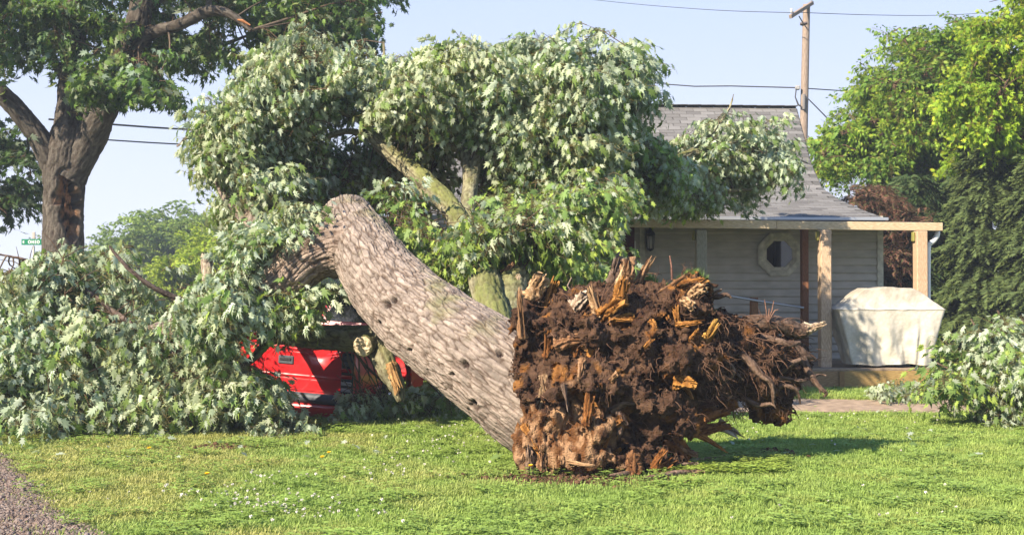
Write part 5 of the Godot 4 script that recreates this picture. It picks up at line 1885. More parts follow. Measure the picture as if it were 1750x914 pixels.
# ------------------------------------------------------------------ the fallen maple
func fallen_tree() -> void:
	tree = thing("fallen_maple", "uprooted silver maple with a thick leaning trunk and torn brown root plate", "tree", Vector3.ZERO)
	root_plate()
	var bark := Color(0.345, 0.285, 0.24)
	var green := Color(0.33, 0.31, 0.20)
	var limbs := PackedVector3Array()
	var mb := MB.new()
	var holes := [[660, 520, 9], [792, 622, 9], [808, 690, 9], [815, 697, 6], [854, 602, 8], [672, 512, 7], [648, 552, 5], [700, 600, 5], [770, 640, 5]]
	var knots := func(p: Vector3, o: Vector3, push: float, col: Color) -> Array:
		var q := Vector2(875.0 + p.x / -p.z * F, 491.0 - (p.y - EYE) / -p.z * F)
		if o.z > -0.2:
			for h in holes:
				var l := q.distance_to(Vector2(h[0], h[1])) + 2.5 * nz.get_noise_2d(q.x * 0.2, q.y * 0.2)
				if l < h[2]:
					var s := smoothstep(h[2], h[2] * 0.4, l)
					push -= 0.06 * s
					col = col.lerp(Color(0.05, 0.035, 0.028), s)
		return [push, col]
	bark_tube(mb, [at(955, 712, 11.25), at(915, 683, 11.3), at(845, 632, 11.6), at(741, 560, 12.4), at(668, 494, 13.1), at(622, 428, 13.75), at(598, 388, 14.1), at(590, 366, 14.25)], [0.50, 0.50, 0.48, 0.455, 0.425, 0.385, 0.345, 0.30], 420, 0.0125, 0.020, 0.056, bark, 0.16, knots, 0.05)
	wood_end(mb, at(590, 366.5, 14.25), (at(590, 366, 14.25) - at(598, 388, 14.1)).normalized(), 0.285, Color(0.27, 0.23, 0.17), 0.22, 48)
	put("trunk", mb.mesh(), M.bark, tree)
	mb = MB.new()
	var r := bark_tube(mb, [at(625, 430, 13.75), at(575, 425, 13.78), at(530, 437, 13.75), at(470, 490, 13.75), at(420, 520, 13.75), at(372, 542, 13.75), at(320, 560, 13.78), at(265, 572, 13.95), at(215, 580, 14.1)], [0.34, 0.335, 0.315, 0.265, 0.23, 0.19, 0.15, 0.11, 0.07], 220, 0.016, 0.022, 0.055, Color(0.36, 0.28, 0.225), -0.1, null, 0.08)
	limbs.append_array(r[0])
	put("limb", mb.mesh(), M.bark, tree)
	var defs := [
		# mossy limb rising behind the trunk, to the fork in the left crown
		[[[860, 610, 11.9], [840, 530, 12.4], [828, 485, 12.9], [818, 440, 13.5], [795, 395, 14.2], [758, 340, 15.0], [700, 287, 15.7], [648, 245, 16.1], [626, 218, 16.3]], [.19, .17, .172, .135, .12, .125, .115, .10, .085], 70, .5, green],
		[[[626, 218, 16.3], [638, 190, 16.4], [645, 165, 16.4], [655, 120, 16.4], [655, 70, 16.5]], [.075, .065, .05, .03, .012], 24, .2, green],
		[[[630, 222, 16.3], [612, 200, 16.2], [585, 190, 16.1], [562, 172, 16.0], [555, 150, 16.0]], [.075, .06, .06, .045, .02], 24, .25, green],
		[[[628, 228, 16.2], [590, 224, 16.1], [555, 235, 16.0], [528, 252, 15.9], [526, 285, 15.9]], [.05, .04, .035, .025, .012], 16, .2, green],
		[[[705, 325, 15.6], [735, 332, 15.4], [768, 350, 15.0]], [.085, .09, .09], 24, .4, green],
		# second mossy limb, into the central crown
		[[[880, 600, 12.0], [872, 525, 12.7], [878, 480, 13.2], [905, 450, 13.9], [950, 405, 15.0], [1010, 360, 16.4], [1090, 320, 17.8], [1165, 268, 18.8], [1215, 256, 19.1], [1262, 240, 19.3]], [.17, .165, .165, .15, .13, .11, .085, .065, .055, .025], 56, .45, green],
		[[[812, 425, 13.8], [800, 375, 14.6], [803, 325, 15.3], [812, 280, 15.9], [850, 200, 16.4], [900, 130, 16.8], [940, 70, 17.0]], [.10, .10, .10, .09, .07, .045, .015], 40, .3, green],
		[[[803, 325, 15.3], [790, 240, 16.2], [760, 160, 16.8], [780, 90, 17.0]], [.08, .06, .04, .02], 20, .2, green],
		[[[905, 450, 13.9], [960, 330, 15.6], [1010, 230, 16.6], [1060, 150, 17.2], [1090, 90, 17.4]], [.10, .085, .06, .04, .015], 24, .3, green],
		[[[1010, 360, 16.4], [1100, 345, 18.0], [1200, 330, 19.0], [1300, 322, 19.5]], [.07, .055, .04, .015], 16, .2, green],
		[[[1165, 268, 18.8], [1210, 235, 19.2], [1245, 190, 19.5], [1255, 160, 19.6]], [.035, .028, .02, .008], 12, .1, green],
		[[[1215, 256, 19.1], [1290, 250, 19.5], [1340, 262, 19.8], [1390, 282, 20.0]], [.03, .025, .018, .008], 12, .1, green],
		# crown over the truck
		[[[470, 490, 13.8], [440, 400, 14.9], [420, 300, 15.6], [400, 200, 16.0], [420, 120, 16.2]], [.13, .11, .08, .05, .02], 28, .2, bark],
		[[[440, 400, 14.9], [380, 330, 15.4], [340, 230, 15.7], [300, 250, 15.7]], [.07, .05, .03, .012], 16, .2, bark],
		# left mound
		[[[320, 560, 13.75], [230, 580, 14.1], [120, 600, 14.2], [20, 590, 14.1], [-80, 600, 14.0]], [.16, .12, .09, .06, .03], 28, .1, bark],
		[[[400, 530, 13.75], [315, 513, 13.6], [260, 490, 13.45], [215, 455, 13.4], [185, 420, 13.4]], [.05, .036, .03, .025, .012], 14, .1, Color(.17, .13, .11)],
		[[[340, 555, 13.75], [260, 640, 13.8], [180, 690, 13.5], [90, 715, 13.3]], [.09, .07, .05, .02], 16, .1, bark],
		[[[350, 550, 13.75], [380, 640, 13.6], [350, 690, 13.5], [300, 720, 13.3]], [.07, .05, .035, .015], 14, .1, bark],
		[[[250, 575, 14.0], [150, 500, 14.3], [60, 450, 14.3], [-30, 430, 14.3]], [.04, .032, .02, .01], 14, .1, Color(.17, .13, .11)],
		[[[378, 545, 13.8], [362, 500, 14.1], [354, 460, 14.35], [353, 436, 14.35]], [.09, .085, .08, .075], 30, .3, Color(.42, .36, .28)],
		# limb across the truck bed and its torn branches
		[[[440, 572, 14.45], [490, 572, 14.55], [545, 577, 14.6], [600, 578, 14.45], [655, 575, 14.1], [720, 560, 13.4]], [.09, .13, .145, .155, .165, .16], 60, .3, green],
		[[[500, 573, 14.4], [465, 572, 14.15], [450, 592, 14.05], [432, 612, 14.0], [395, 640, 13.9]], [.08, .065, .055, .045, .03], 20, .4, green],
		[[[650, 578, 14.2], [652, 605, 13.95], [665, 635, 13.85], [678, 660, 13.8], [684, 686, 13.75]], [.15, .14, .12, .09, .04], 44, .35, green],
		[[[650, 580, 14.25], [632, 586, 14.0], [619, 592, 13.82]], [.12, .118, .115], 36, .4, green]]
	for q in defs:
		var P := []
		for g in q[0]:
			P.append(at(g[0], g[1], g[2]))
		mb = MB.new()
		r = bark_tube(mb, P, q[1], q[2], 0.02 if q[2] > 40 else 0.035, 0.018 if q[2] > 40 else 0.010, 0.06 if q[2] > 40 else 0.045, q[4], q[3], null, 0.14)
		limbs.append_array(r[0])
		put("limb", mb.mesh(), M.bark, tree)
	# bare wood where limbs broke
	mb = MB.new()
	wood_end(mb, at(618, 592.5, 13.80), (at(619, 592, 13.82) - at(632, 586, 14.0)).normalized(), 0.118, Color(0.78, 0.64, 0.42), 0.05, 30)
	put("cut_end", mb.mesh(), M.torn_wood, tree, "pale sawn end of the mossy limb on the truck bed")
	mb = MB.new()
	splinter(mb, at(670, 632, 13.72), at(682, 678, 13.64) - at(668, 622, 13.75), Vector3(0.1, 0.1, 1), 0.46, 0.13, 0.07, Color(0.62, 0.38, 0.17), 0.5)
	put("torn_wood", mb.mesh(), M.torn_wood, tree, "orange strip of torn wood hanging below the truck limb")
	mb = MB.new()
	wood_end(mb, at(704.5, 325, 15.6), (at(705, 325, 15.6) - at(735, 332, 15.4)).normalized(), 0.075, Color(0.52, 0.30, 0.13), 0.05, 20)
	wood_end(mb, at(353, 435.5, 14.35), Vector3.UP, 0.078, Color(0.42, 0.34, 0.24), 0.08, 20)
	put("broken_end", mb.mesh(), M.torn_wood, tree)
	mb = MB.new()
	splinter(mb, at(872, 500, 12.95), Vector3(.5, .8, .2), Vector3(0, 0, 1), 0.34, 0.10, 0.04, Color(.66, .52, .38), .3)
	splinter(mb, at(865, 462, 13.1), Vector3(.7, .7, .1), Vector3(0, 0, 1), 0.34, 0.08, 0.03, Color(.36, .21, .12), .3)
	put("peeled_bark", mb.mesh(), M.torn_wood, tree)
	fallen_foliage(limbs)
	rebase(tree, on_ground(1000, 815))

func fallen_foliage(limbs: PackedVector3Array) -> void:
	var pale := Color(0.48, 0.545, 0.425)
	var sage := Color(0.36, 0.43, 0.29)
	var leafy := Color(0.19, 0.29, 0.085)
	var bright := Color(0.33, 0.44, 0.09)
	shoots.silver = spray(21, 0.42, 0.096, [[pale, 0.56], [sage, 0.27], [leafy, 0.12], [bright, 0.05]], 0.6, 0.85)
	shoots.sage = spray(21, 0.42, 0.096, [[pale, 0.42], [sage, 0.34], [leafy, 0.18], [bright, 0.06]], 0.55, 0.8)
	shoots.green = spray(17, 0.42, 0.11, [[pale, 0.08], [sage, 0.14], [leafy, 0.50], [bright, 0.28]], 0.45, 0.62)
	var meshes := [shoots.silver, shoots.sage, shoots.green]
	var white := func(_p): return Color(1, 1, 1)
	var cool := func(p): return Color(0.97, 1.0, 0.99) if nz.get_noise_3dv(p * 1.1) > 0.0 else Color(1.03, 1.0, 0.9)
	var mostly := func(g: float, p: Vector3) -> int:
		var w := nz.get_noise_3dv(p * 0.9 + Vector3(3, 8, 1)) + R(-0.3, 0.3)
		return 2 if w > g else (1 if w > g - 0.35 else 0)
	var silver := func(p): return mostly.call(0.62, p)
	var mixed := func(p): return mostly.call(0.12, p)
	var greens := func(p): return mostly.call(-0.25, p)
	var one := Vector2(0.85, 1.2)
	# each crown of the tree is a bough: its twigs and its leaves
	var s := new_store(3)
	fill(s, [-60, 440, 0, 428, 60, 420, 105, 400, 140, 415, 175, 432, 215, 412, 262, 400, 285, 402, 265, 440, 300, 478, 322, 505, 385, 500, 420, 520, 435, 560, 400, 600, 425, 640, 440, 670, 470, 690, 455, 712, 380, 728, 250, 738, 100, 736, -60, 738], 135, func(q): return 13.35 + (738.0 - q.y) / 340.0 * 0.9 + 1.0 * smoothstep(270.0, 350.0, q.x) * smoothstep(660.0, 600.0, q.y), 0.9, Vector2(0.2, 0.36), 15, one, silver, cool)
	fill(s, [-60, 560, 120, 520, 300, 560, 400, 620, 420, 690, 380, 728, 200, 738, -60, 738], 34, func(q): return 13.15 + (738.0 - q.y) / 340.0 * 0.8, 0.25, Vector2(0.16, 0.28), 14, one, silver, cool)
	bough("bough", s, meshes, limbs, 60)
	s = new_store(3)
	fill(s, [385, 470, 430, 440, 480, 400, 540, 350, 560, 345, 555, 380, 520, 410, 500, 445, 470, 470, 430, 500, 400, 520], 20, func(_q): return 13.55, 0.5, Vector2(0.14, 0.24), 11, one, silver, cool)
	fill(s, [395, 520, 430, 500, 480, 480, 560, 500, 590, 540, 580, 580, 520, 600, 470, 590, 430, 570], 14, func(_q): return 13.7, 0.4, Vector2(0.12, 0.2), 11, one, mixed, cool)
	fill(s, [300, 490, 345, 470, 400, 480, 440, 500, 430, 545, 380, 570, 320, 585, 285, 560], 16, func(_q): return 13.3, 0.3, Vector2(0.14, 0.24), 10, one, silver, cool)
	fill(s, [420, 640, 460, 650, 485, 690, 470, 712, 420, 715], 9, func(_q): return 13.5, 0.4, Vector2(0.14, 0.22), 14, one, silver, cool)
	bough("bough", s, meshes, limbs, 30)
	s = new_store(3)
	fill(s, [290, 258, 330, 235, 322, 190, 335, 160, 375, 130, 410, 140, 440, 60, 475, 30, 520, 15, 560, 40, 620, 70, 690, 95, 735, 105, 765, 130, 770, 230, 700, 235, 660, 190, 620, 170, 590, 170, 590, 215, 530, 240, 520, 300, 560, 330, 530, 345, 480, 395, 440, 420, 410, 400, 380, 345, 345, 300, 320, 270], 95, func(_q): return 15.2, 1.6, Vector2(0.24, 0.42), 16, one, silver, cool)
	fill(s, [430, 240, 520, 250, 600, 260, 640, 290, 690, 320, 640, 350, 540, 345, 450, 380, 400, 340], 22, func(_q): return 16.2, 0.8, Vector2(0.35, 0.5), 18, one, mixed, func(_p): return Color(0.8, 0.85, 0.85))
	bough("bough", s, meshes, limbs, 60)
	s = new_store(3)
	fill(s, [745, 105, 765, 70, 800, 62, 850, 75, 900, 55, 955, 38, 985, 45, 1000, 75, 1060, 68, 1095, 75, 1135, 112, 1130, 140, 1100, 165, 1100, 205, 1060, 235, 1045, 300, 1050, 340, 990, 350, 930, 330, 850, 330, 800, 350, 815, 280, 770, 250, 700, 250, 720, 200], 115, func(_q): return 15.7, 1.8, Vector2(0.24, 0.44), 17, one, silver, cool)
	fill(s, [530, 235, 640, 245, 760, 235, 800, 330, 720, 350, 660, 330, 560, 340], 20, func(_q): return 16.9, 0.9, Vector2(0.26, 0.4), 16, one, mixed, cool)
	fill(s, [600, 100, 700, 105, 790, 120, 800, 250, 740, 265, 690, 225, 625, 190], 20, func(_q): return 16.3, 0.9, Vector2(0.26, 0.42), 18, one, silver, cool)
	fill(s, [1020, 220, 1100, 215, 1140, 260, 1120, 340, 1030, 350], 14, func(_q): return 17.0, 0.9, Vector2(0.24, 0.4), 17, one, mixed, cool)
	bough("bough", s, meshes, limbs, 60)
	s = new_store(3)
	fill(s, [800, 345, 850, 320, 930, 320, 1040, 320, 1062, 390, 1050, 440, 1020, 462, 985, 455, 960, 440, 910, 440, 870, 430, 850, 385, 815, 390], 50, func(_q): return 14.5, 1.6, Vector2(0.22, 0.36), 16, one, greens, cool)
	fill(s, [640, 340, 690, 345, 740, 400, 790, 400, 830, 420, 800, 480, 770, 480, 720, 440, 660, 390], 18, func(_q): return 13.9, 0.7, Vector2(0.18, 0.28), 13, one, greens, cool)
	fill(s, [780, 370, 830, 350, 900, 360, 960, 380, 950, 430, 880, 440, 830, 440, 790, 420], 16, func(_q): return 12.9, 0.7, Vector2(0.16, 0.26), 13, one, greens, cool)
	fill(s, [1010, 430, 1060, 430, 1060, 480, 1030, 490, 1015, 470], 5, func(_q): return 15.0, 0.6, Vector2(0.16, 0.25), 12, one, greens, cool)
	bough("bough", s, meshes, limbs, 30)
	s = new_store(3)
	fill(s, [1060, 240, 1110, 232, 1150, 240, 1195, 215, 1215, 180, 1245, 165, 1262, 190, 1240, 215, 1290, 205, 1335, 190, 1352, 215, 1340, 240, 1370, 255, 1402, 275, 1385, 300, 1335, 290, 1300, 312, 1260, 325, 1220, 335, 1150, 340, 1080, 335, 1050, 290], 46, func(q): return 18.2 + clampf((q.x - 1050.0) / 250.0, 0, 1) * 1.2, 0.6, Vector2(0.18, 0.32), 13, one, silver, cool)
	fill(s, [1060, 330, 1150, 335, 1220, 335, 1230, 355, 1335, 365, 1330, 372, 1200, 372, 1060, 372], 18, func(_q): return 19.4, 0.5, Vector2(0.14, 0.22), 12, one, greens, cool)
	bough("bough", s, meshes, limbs, 40)
	s = new_store(3)
	fill(s, [600, 700, 650, 680, 700, 690, 780, 690, 800, 708, 760, 716, 620, 716], 14, func(_q): return 14.9, 0.6, Vector2(0.12, 0.2), 12, one, mixed, cool)
	fill(s, [590, 690, 610, 660, 640, 690, 620, 715], 5, func(_q): return 14.3, 0.3, Vector2(0.12, 0.2), 12, one, silver, cool)
	bough("bough", s, meshes, limbs, 6)

func bough(called: String, s: Dictionary, meshes: Array, limbs: PackedVector3Array, singles: int) -> void:
	var b := Node3D.new()
	b.name = called
	tree.add_child(b, true)
	commit(s, meshes, M.leaf, b)
	twigs(s, limbs, 0.022, b, singles)

# ------------------------------------------------------------------ grass, clover, gravel
func grass_tuft(n: int, h: float, r: float) -> ArrayMesh:
	var mb := MB.new()
	for k in n:
		var a := R(0, TAU)
		var p := Vector3(cos(a), 0, sin(a)) * R(0, r)
		var out := Vector3(cos(a + R(-1, 1)), 0, sin(a + R(-1, 1)))
		var l := h * R(0.55, 1.1)
		var w := R(0.0020, 0.0038)
		var side := out.cross(Vector3.UP).normalized() * w
		var m := p + Vector3.UP * l * 0.6 + out * l * R(0.05, 0.25)
		var z := p + Vector3.UP * l * R(0.75, 1.0) + out * l * R(0.25, 0.75)
		var c := tint(Color(1, 1, 1), 0.75, 1.15)
		if k % 6 == 0:
			c = Color(1.5, 1.15, 1.0) * R(0.8, 1.1)
		var i0 := mb.p(p - side, c)
		mb.p(p + side, c)
		mb.p(m + side * 0.8, c)
		mb.p(m - side * 0.8, c)
		mb.p(z, c)
		mb.quad(i0, i0 + 1, i0 + 2, i0 + 3)
		mb.tri(i0 + 3, i0 + 2, i0 + 4)
	return mb.mesh()

func in_gravel(x: float, z: float) -> float:      # metres inside the gravel edge, negative outside
	for k in gravel_edge.size() - 1:
		var a := gravel_edge[k]
		var b := gravel_edge[k + 1]
		if z >= a.y and z <= b.y:
			return lerpf(a.x, b.x, (z - a.y) / (b.y - a.y)) - x
	return -1.0 if z < -11.9 else (-1.9 - x)

func on_path(x: float, z: float) -> bool:
	return x > 1.3 and z < -15.6 + 0.06 * sin(x * 5.0) and z > -17.65 + 0.06 * sin(x * 4.0)

func ground_cover() -> void:
	var tufts := [grass_tuft(13, 0.056, 0.09), grass_tuft(13, 0.050, 0.10), grass_tuft(13, 0.045, 0.11)]
	var xf := [[], [], []]
	var cols := [PackedColorArray(), PackedColorArray(), PackedColorArray()]
	var n := 0
	while n < 125000:
		var d := 6.6 + 14.0 * pow(R(0, 1), 1.35)
		if n > 117000:
			d = R(18, 25)
		var x := R(-1, 1) * (0.46 * d + 0.8)
		n += 1
		var g := in_gravel(x, -d)
		if g > 0.0 and R(0, 1) > 0.10 * exp(-g * 3.0):
			continue
		if on_path(x, -d):
			continue
		var bare := false
		for s in dirt_spots:
			var q := Vector2((x - s[0].x) / s[1], (-d - s[0].z) / s[2])
			if q.length() < 0.95 + nz.get_noise_2d(x * 3.0, d * 3.0) * 0.7 and R(0, 1) > 0.12:
				bare = true
		if bare:
			continue
		if x < -4.0 and x > -9.0 and d > 14.2 and R(0, 1) > 0.3:
			continue
		var big := nz.get_noise_2d(x * 0.5, d * 0.5)
		var mid := nz.get_noise_2d(x * 1.8 + 50.0, d * 1.8)
		var dry := clampf(0.75 * smoothstep(-0.6, -3.2, x + big * 2.4) + 0.45 * mid + 0.08, 0.0, 1.0)
		var c := Color(0.29, 0.40, 0.095).lerp(Color(0.44, 0.43, 0.15), dry)
		c = c.lerp(Color(0.20, 0.33, 0.075), clampf(big * 1.0, 0.0, 0.35))
		var k := rng.randi() % 3
		var h := (1.0 + 0.3 * mid - 0.25 * dry) * R(0.7, 1.2) * (1.0 if d < 12.0 else 1.0)
		xf[k].append(Transform3D(Basis(Vector3.UP, R(0, TAU)).scaled(Vector3(1.1, h, 1.1) * (1.0 + maxf(0.0, d - 10.0) * 0.045)), Vector3(x, -0.005, -d)))
		cols[k].append(tint(c, 0.78, 1.15))
	var grass := Node3D.new()
	grass.name = numbered("grass")
	add_child(grass)
	tag(grass, "short green grass of the mown yard, drier and yellower to the left", "grass", "", "stuff")
	for k in 3:
		scatter("blades", tufts[k], M.blade, xf[k], cols[k], grass)
	# low broad weeds and clover leaves
	var weed := MB.new()
	for k in 16:
		var a := R(0, TAU)
		var p := Vector3(cos(a), 0, sin(a)) * R(0.01, 0.09)
		var h := R(0.02, 0.055)
		for m in 3:
			var b := a + TAU * m / 3.0
			var o := Vector3(cos(b), R(-0.1, 0.3), sin(b)) * R(0.012, 0.020)
			var sd := Vector3(-sin(b), 0, cos(b)) * 0.009
			var q := p + Vector3(0, h, 0)
			weed.face([q, q + o * 0.6 + sd, q + o, q + o * 0.6 - sd], tint(Color.WHITE, 0.8, 1.2))
	var wx := []
	var wc := PackedColorArray()
	for k in 3500:
		var d := 7.0 + 9.0 * pow(R(0, 1), 1.2)
		var x := R(-1, 1) * (0.45 * d + 0.5)
		if in_gravel(x, -d) > 0.1 or on_path(x, -d) or nz.get_noise_2d(x * 0.9 + 11.0, d * 0.9) < -0.05:
			continue
		wx.append(Transform3D(Basis(Vector3.UP, R(0, TAU)).scaled(Vector3.ONE * R(0.8, 1.6)), Vector3(x, 0, -d)))
		wc.append(tint(Color(0.29, 0.41, 0.085), 0.8, 1.2))
	for k in 500:
		var p := on_ground(R(1130, 1340), R(770, 812))
		wx.append(Transform3D(Basis(Vector3.UP, R(0, TAU)).scaled(Vector3.ONE * R(0.8, 1.5)), p))
		wc.append(tint(Color(0.34, 0.44, 0.08), 0.7, 1.2))
	var w := scatter("clover_leaves", weed.mesh(), M.blade, wx, wc)
	tag(w, "low clover and broad weeds growing through the lawn", "clover", "", "stuff")
	# clover heads
	var head := MB.new()
	head.tube(PackedVector3Array([Vector3.ZERO, Vector3(0.004, 0.075, 0)]), PackedFloat32Array([0.0015, 0.0012]), 3, Color(0.2, 0.3, 0.08), null, false)
	for k in 22:
		var o := Vector3(rng.randfn(), rng.randfn() * 0.8 + 0.3, rng.randfn()).normalized()
		var c := Vector3(0.004, 0.082, 0)
		var sd := o.cross(Vector3(0.3, 0.5, 0.8)).normalized() * 0.003
		head.face([c - sd, c + sd, c + o * 0.013 + sd, c + o * 0.013 - sd], tint(Color(0.78, 0.74, 0.66), 0.8, 1.1))
	var hx := []
	var hc := PackedColorArray()
	for q in [[470, 872, 80, 26, 50], [560, 880, 120, 18, 36], [330, 855, 100, 16, 28], [760, 750, 60, 34, 50], [650, 815, 90, 16, 16], [480, 825, 60, 8, 18], [1300, 740, 250, 40, 34], [1500, 870, 200, 40, 14], [700, 780, 150, 40, 22], [1450, 720, 160, 12, 24]]:
		for k in q[4]:
			var p := on_ground(q[0] + rng.randfn() * q[2] * 0.6, clampf(q[1] + rng.randfn() * q[3] * 0.6, 700, 1000))
			if in_gravel(p.x, p.z) > 0.0 or on_path(p.x, p.z):
				continue
			hx.append(Transform3D(Basis(Vector3.UP, R(0, TAU)).scaled(Vector3.ONE * R(0.55, 0.95)), p))
			hc.append(tint(Color.WHITE, 0.8, 1.05))
	tag(scatter("clover_flowers", head.mesh(), M.painted, hx, hc), "small white clover flower heads scattered over the lawn", "clover", "", "stuff")
	# dandelions, singly
	var where := [[552, 796, "left of a bare trunk foot in the lawn"], [563, 788, ""], [254, 780, ""], [355, 826, ""], [908, 812, ""]]
	var names := ["yellow dandelion, lower left of the pair in the middle of the left lawn", "yellow dandelion, upper right of the pair in the middle of the left lawn", "yellow dandelion nearest the left end of the leaf mound", "yellow dandelion between the gravel corner and the white clover patch", "yellow dandelion at the foot of the torn trunk base"]
	for k in where.size():
		var t := thing("dandelion", names[k], "flower", on_ground(where[k][0], where[k][1] + 4.0), R(0, TAU), "yellow dandelions in the lawn")
		var mb := MB.new()
		mb.tube(PackedVector3Array([Vector3.ZERO, Vector3(0.003, 0.06, 0), Vector3(0.006, 0.10, 0)]), PackedFloat32Array([0.003, 0.0025, 0.002]), 5, Color(0.25, 0.34, 0.10))
		put("stem", mb.mesh(), M.painted, t)
		mb = MB.new()
		for m in 26:
			var a := TAU * m / 13.0
			var e := 0.2 if m < 13 else 0.7
			var o := Vector3(cos(a), e, sin(a)).normalized() * 0.024
			var sd := Vector3(-sin(a), 0, cos(a)) * 0.0045
			mb.face([Vector3(0.006, 0.10, 0) - sd * 0.5, Vector3(0.006, 0.10, 0) + sd * 0.5, Vector3(0.006, 0.10, 0) + o + sd, Vector3(0.006, 0.10, 0) + o - sd])
		put("petals", mb.mesh(), M.flower_yellow, t)
	# gravel stones
	var stone := []
	for k in 3:
		var mb := MB.new()
		var off := R(0, 99)
		var first := 0
		mb.ball(Vector3.ZERO, Vector3(1.0, 0.62, 0.85), 4, 7)
		for m in mb.v.size():
			mb.v[m] *= 1.0 + 0.5 * nz.get_noise_3dv(mb.v[m] * 0.9 + Vector3(off, 0, 0))
		stone.append(mb.mesh())
	var sx := [[], [], []]
	var sc := [PackedColorArray(), PackedColorArray(), PackedColorArray()]
	for k in 26000:
		var d := 6.3 + 5.8 * pow(R(0, 1), 1.2)
		var edge := in_gravel(0.0, -d)
		var x := edge - R(-0.35, 2.6) * pow(R(0, 1), 0.8)
		var g := in_gravel(x, -d)
		if g < 0.0 and R(0, 1) > exp(g * 7.0) * 0.5:
			continue
		var m := rng.randi() % 3
		var r := R(0.006, 0.017) * (1.0 if R(0, 1) > 0.04 else 1.7)
		sx[m].append(Transform3D(Basis.from_euler(Vector3(R(-0.4, 0.4), R(0, TAU), R(-0.4, 0.4))).scaled(Vector3.ONE * r), Vector3(x, 0.004 + r * 0.3, -d)))
		var c := Color(0.27, 0.215, 0.18).lerp(Color(0.36, 0.31, 0.28), R(0, 1)).lerp(Color(0.20, 0.13, 0.10), R(0, 0.8))
		sc[m].append(tint(c, 0.6, 1.3))
	var gravel := Node3D.new()
	gravel.name = numbered("gravel")
	add_child(gravel)
	tag(gravel, "loose brown and grey gravel stones on the drive", "gravel", "", "stuff")
	for k in 3:
		scatter("stones", stone[k], M.soil, sx[k], sc[k], gravel)
	# crumbs of soil thrown out round the roots
	var cx := []
	var cc := PackedColorArray()
	for k in 4200:
		var s = dirt_spots[[0, 0, 0, 1, 1, 2, 2, 3, 5, 4][rng.randi() % 10]]
		var p: Vector3 = s[0] + Vector3(rng.randfn() * s[1] * 0.55, 0, rng.randfn() * s[2] * 0.6)
		var r := R(0.004, 0.014) * (1.0 if R(0, 1) > 0.08 else 2.4)
		cx.append(Transform3D(Basis.from_euler(Vector3(R(-1, 1), R(0, TAU), R(-1, 1))).scaled(Vector3(r, r, r)), p + Vector3(0, 0.006 + r * 0.4, 0)))
		cc.append(tint(Color(0.15, 0.085, 0.05), 0.6, 1.4))
	tag(scatter("soil_crumbs", stone[1], M.soil, cx, cc), "brown crumbs of soil strewn on the grass round the root plate", "soil", "", "stuff")
	# mound of earth at the right of the roots and bark strips on the ground
	var mb := MB.new()
	var mid := on_ground(1325, 778)
	mb.grid(16, 40, func(u, v):
		var a: float = u * TAU
		var rr: float = v
		var p := mid + Vector3(cos(a) * 0.30 * (1.0 - rr), 0, sin(a) * 0.16 * (1.0 - rr))
		var h := 0.07 * pow(rr, 0.6) * (1.0 + 1.6 * nz.get_noise_3dv(p * 6.0)) + 0.02 * nz.get_noise_3dv(p * 22.0) - 0.01
		return [p + Vector3(0, h, 0), tint_of(Color(0.15, 0.085, 0.05), 1.0 + 0.5 * nz.get_noise_3dv(p * 9.0))], true)
	tag(put("soil_clod", mb.mesh(), M.soil), "low heap of brown earth on the grass right of the root plate", "soil heap")
	var strips := [[[1040, 822], [1090, 812], [1140, 806], [1182, 808], "long pale bark strip lying along the front of the root plate"], [[1100, 826], [1140, 818], [1180, 812], [1205, 814], "shorter curved bark strip beside the long pale one"], [[1165, 800], [1190, 796], [1225, 792], [1240, 786], "grey bark strip lying in the shade under the overhanging roots"]]
	for q in strips:
		mb = MB.new()
		var P := []
		for k in 4:
			P.append(on_ground(q[k][0], q[k][1]) + Vector3(0, 0.035 + R(0, 0.02), 0))
		bark_tube(mb, P, [0.018, 0.024, 0.022, 0.010], 12, 0.02, 0.006, 0.03, Color(0.36, 0.24, 0.17), -0.6, null, 0.4)
		tag(put("bark_strip", mb.mesh(), M.bark), q[4], "bark strip", "bark strips fallen by the roots")

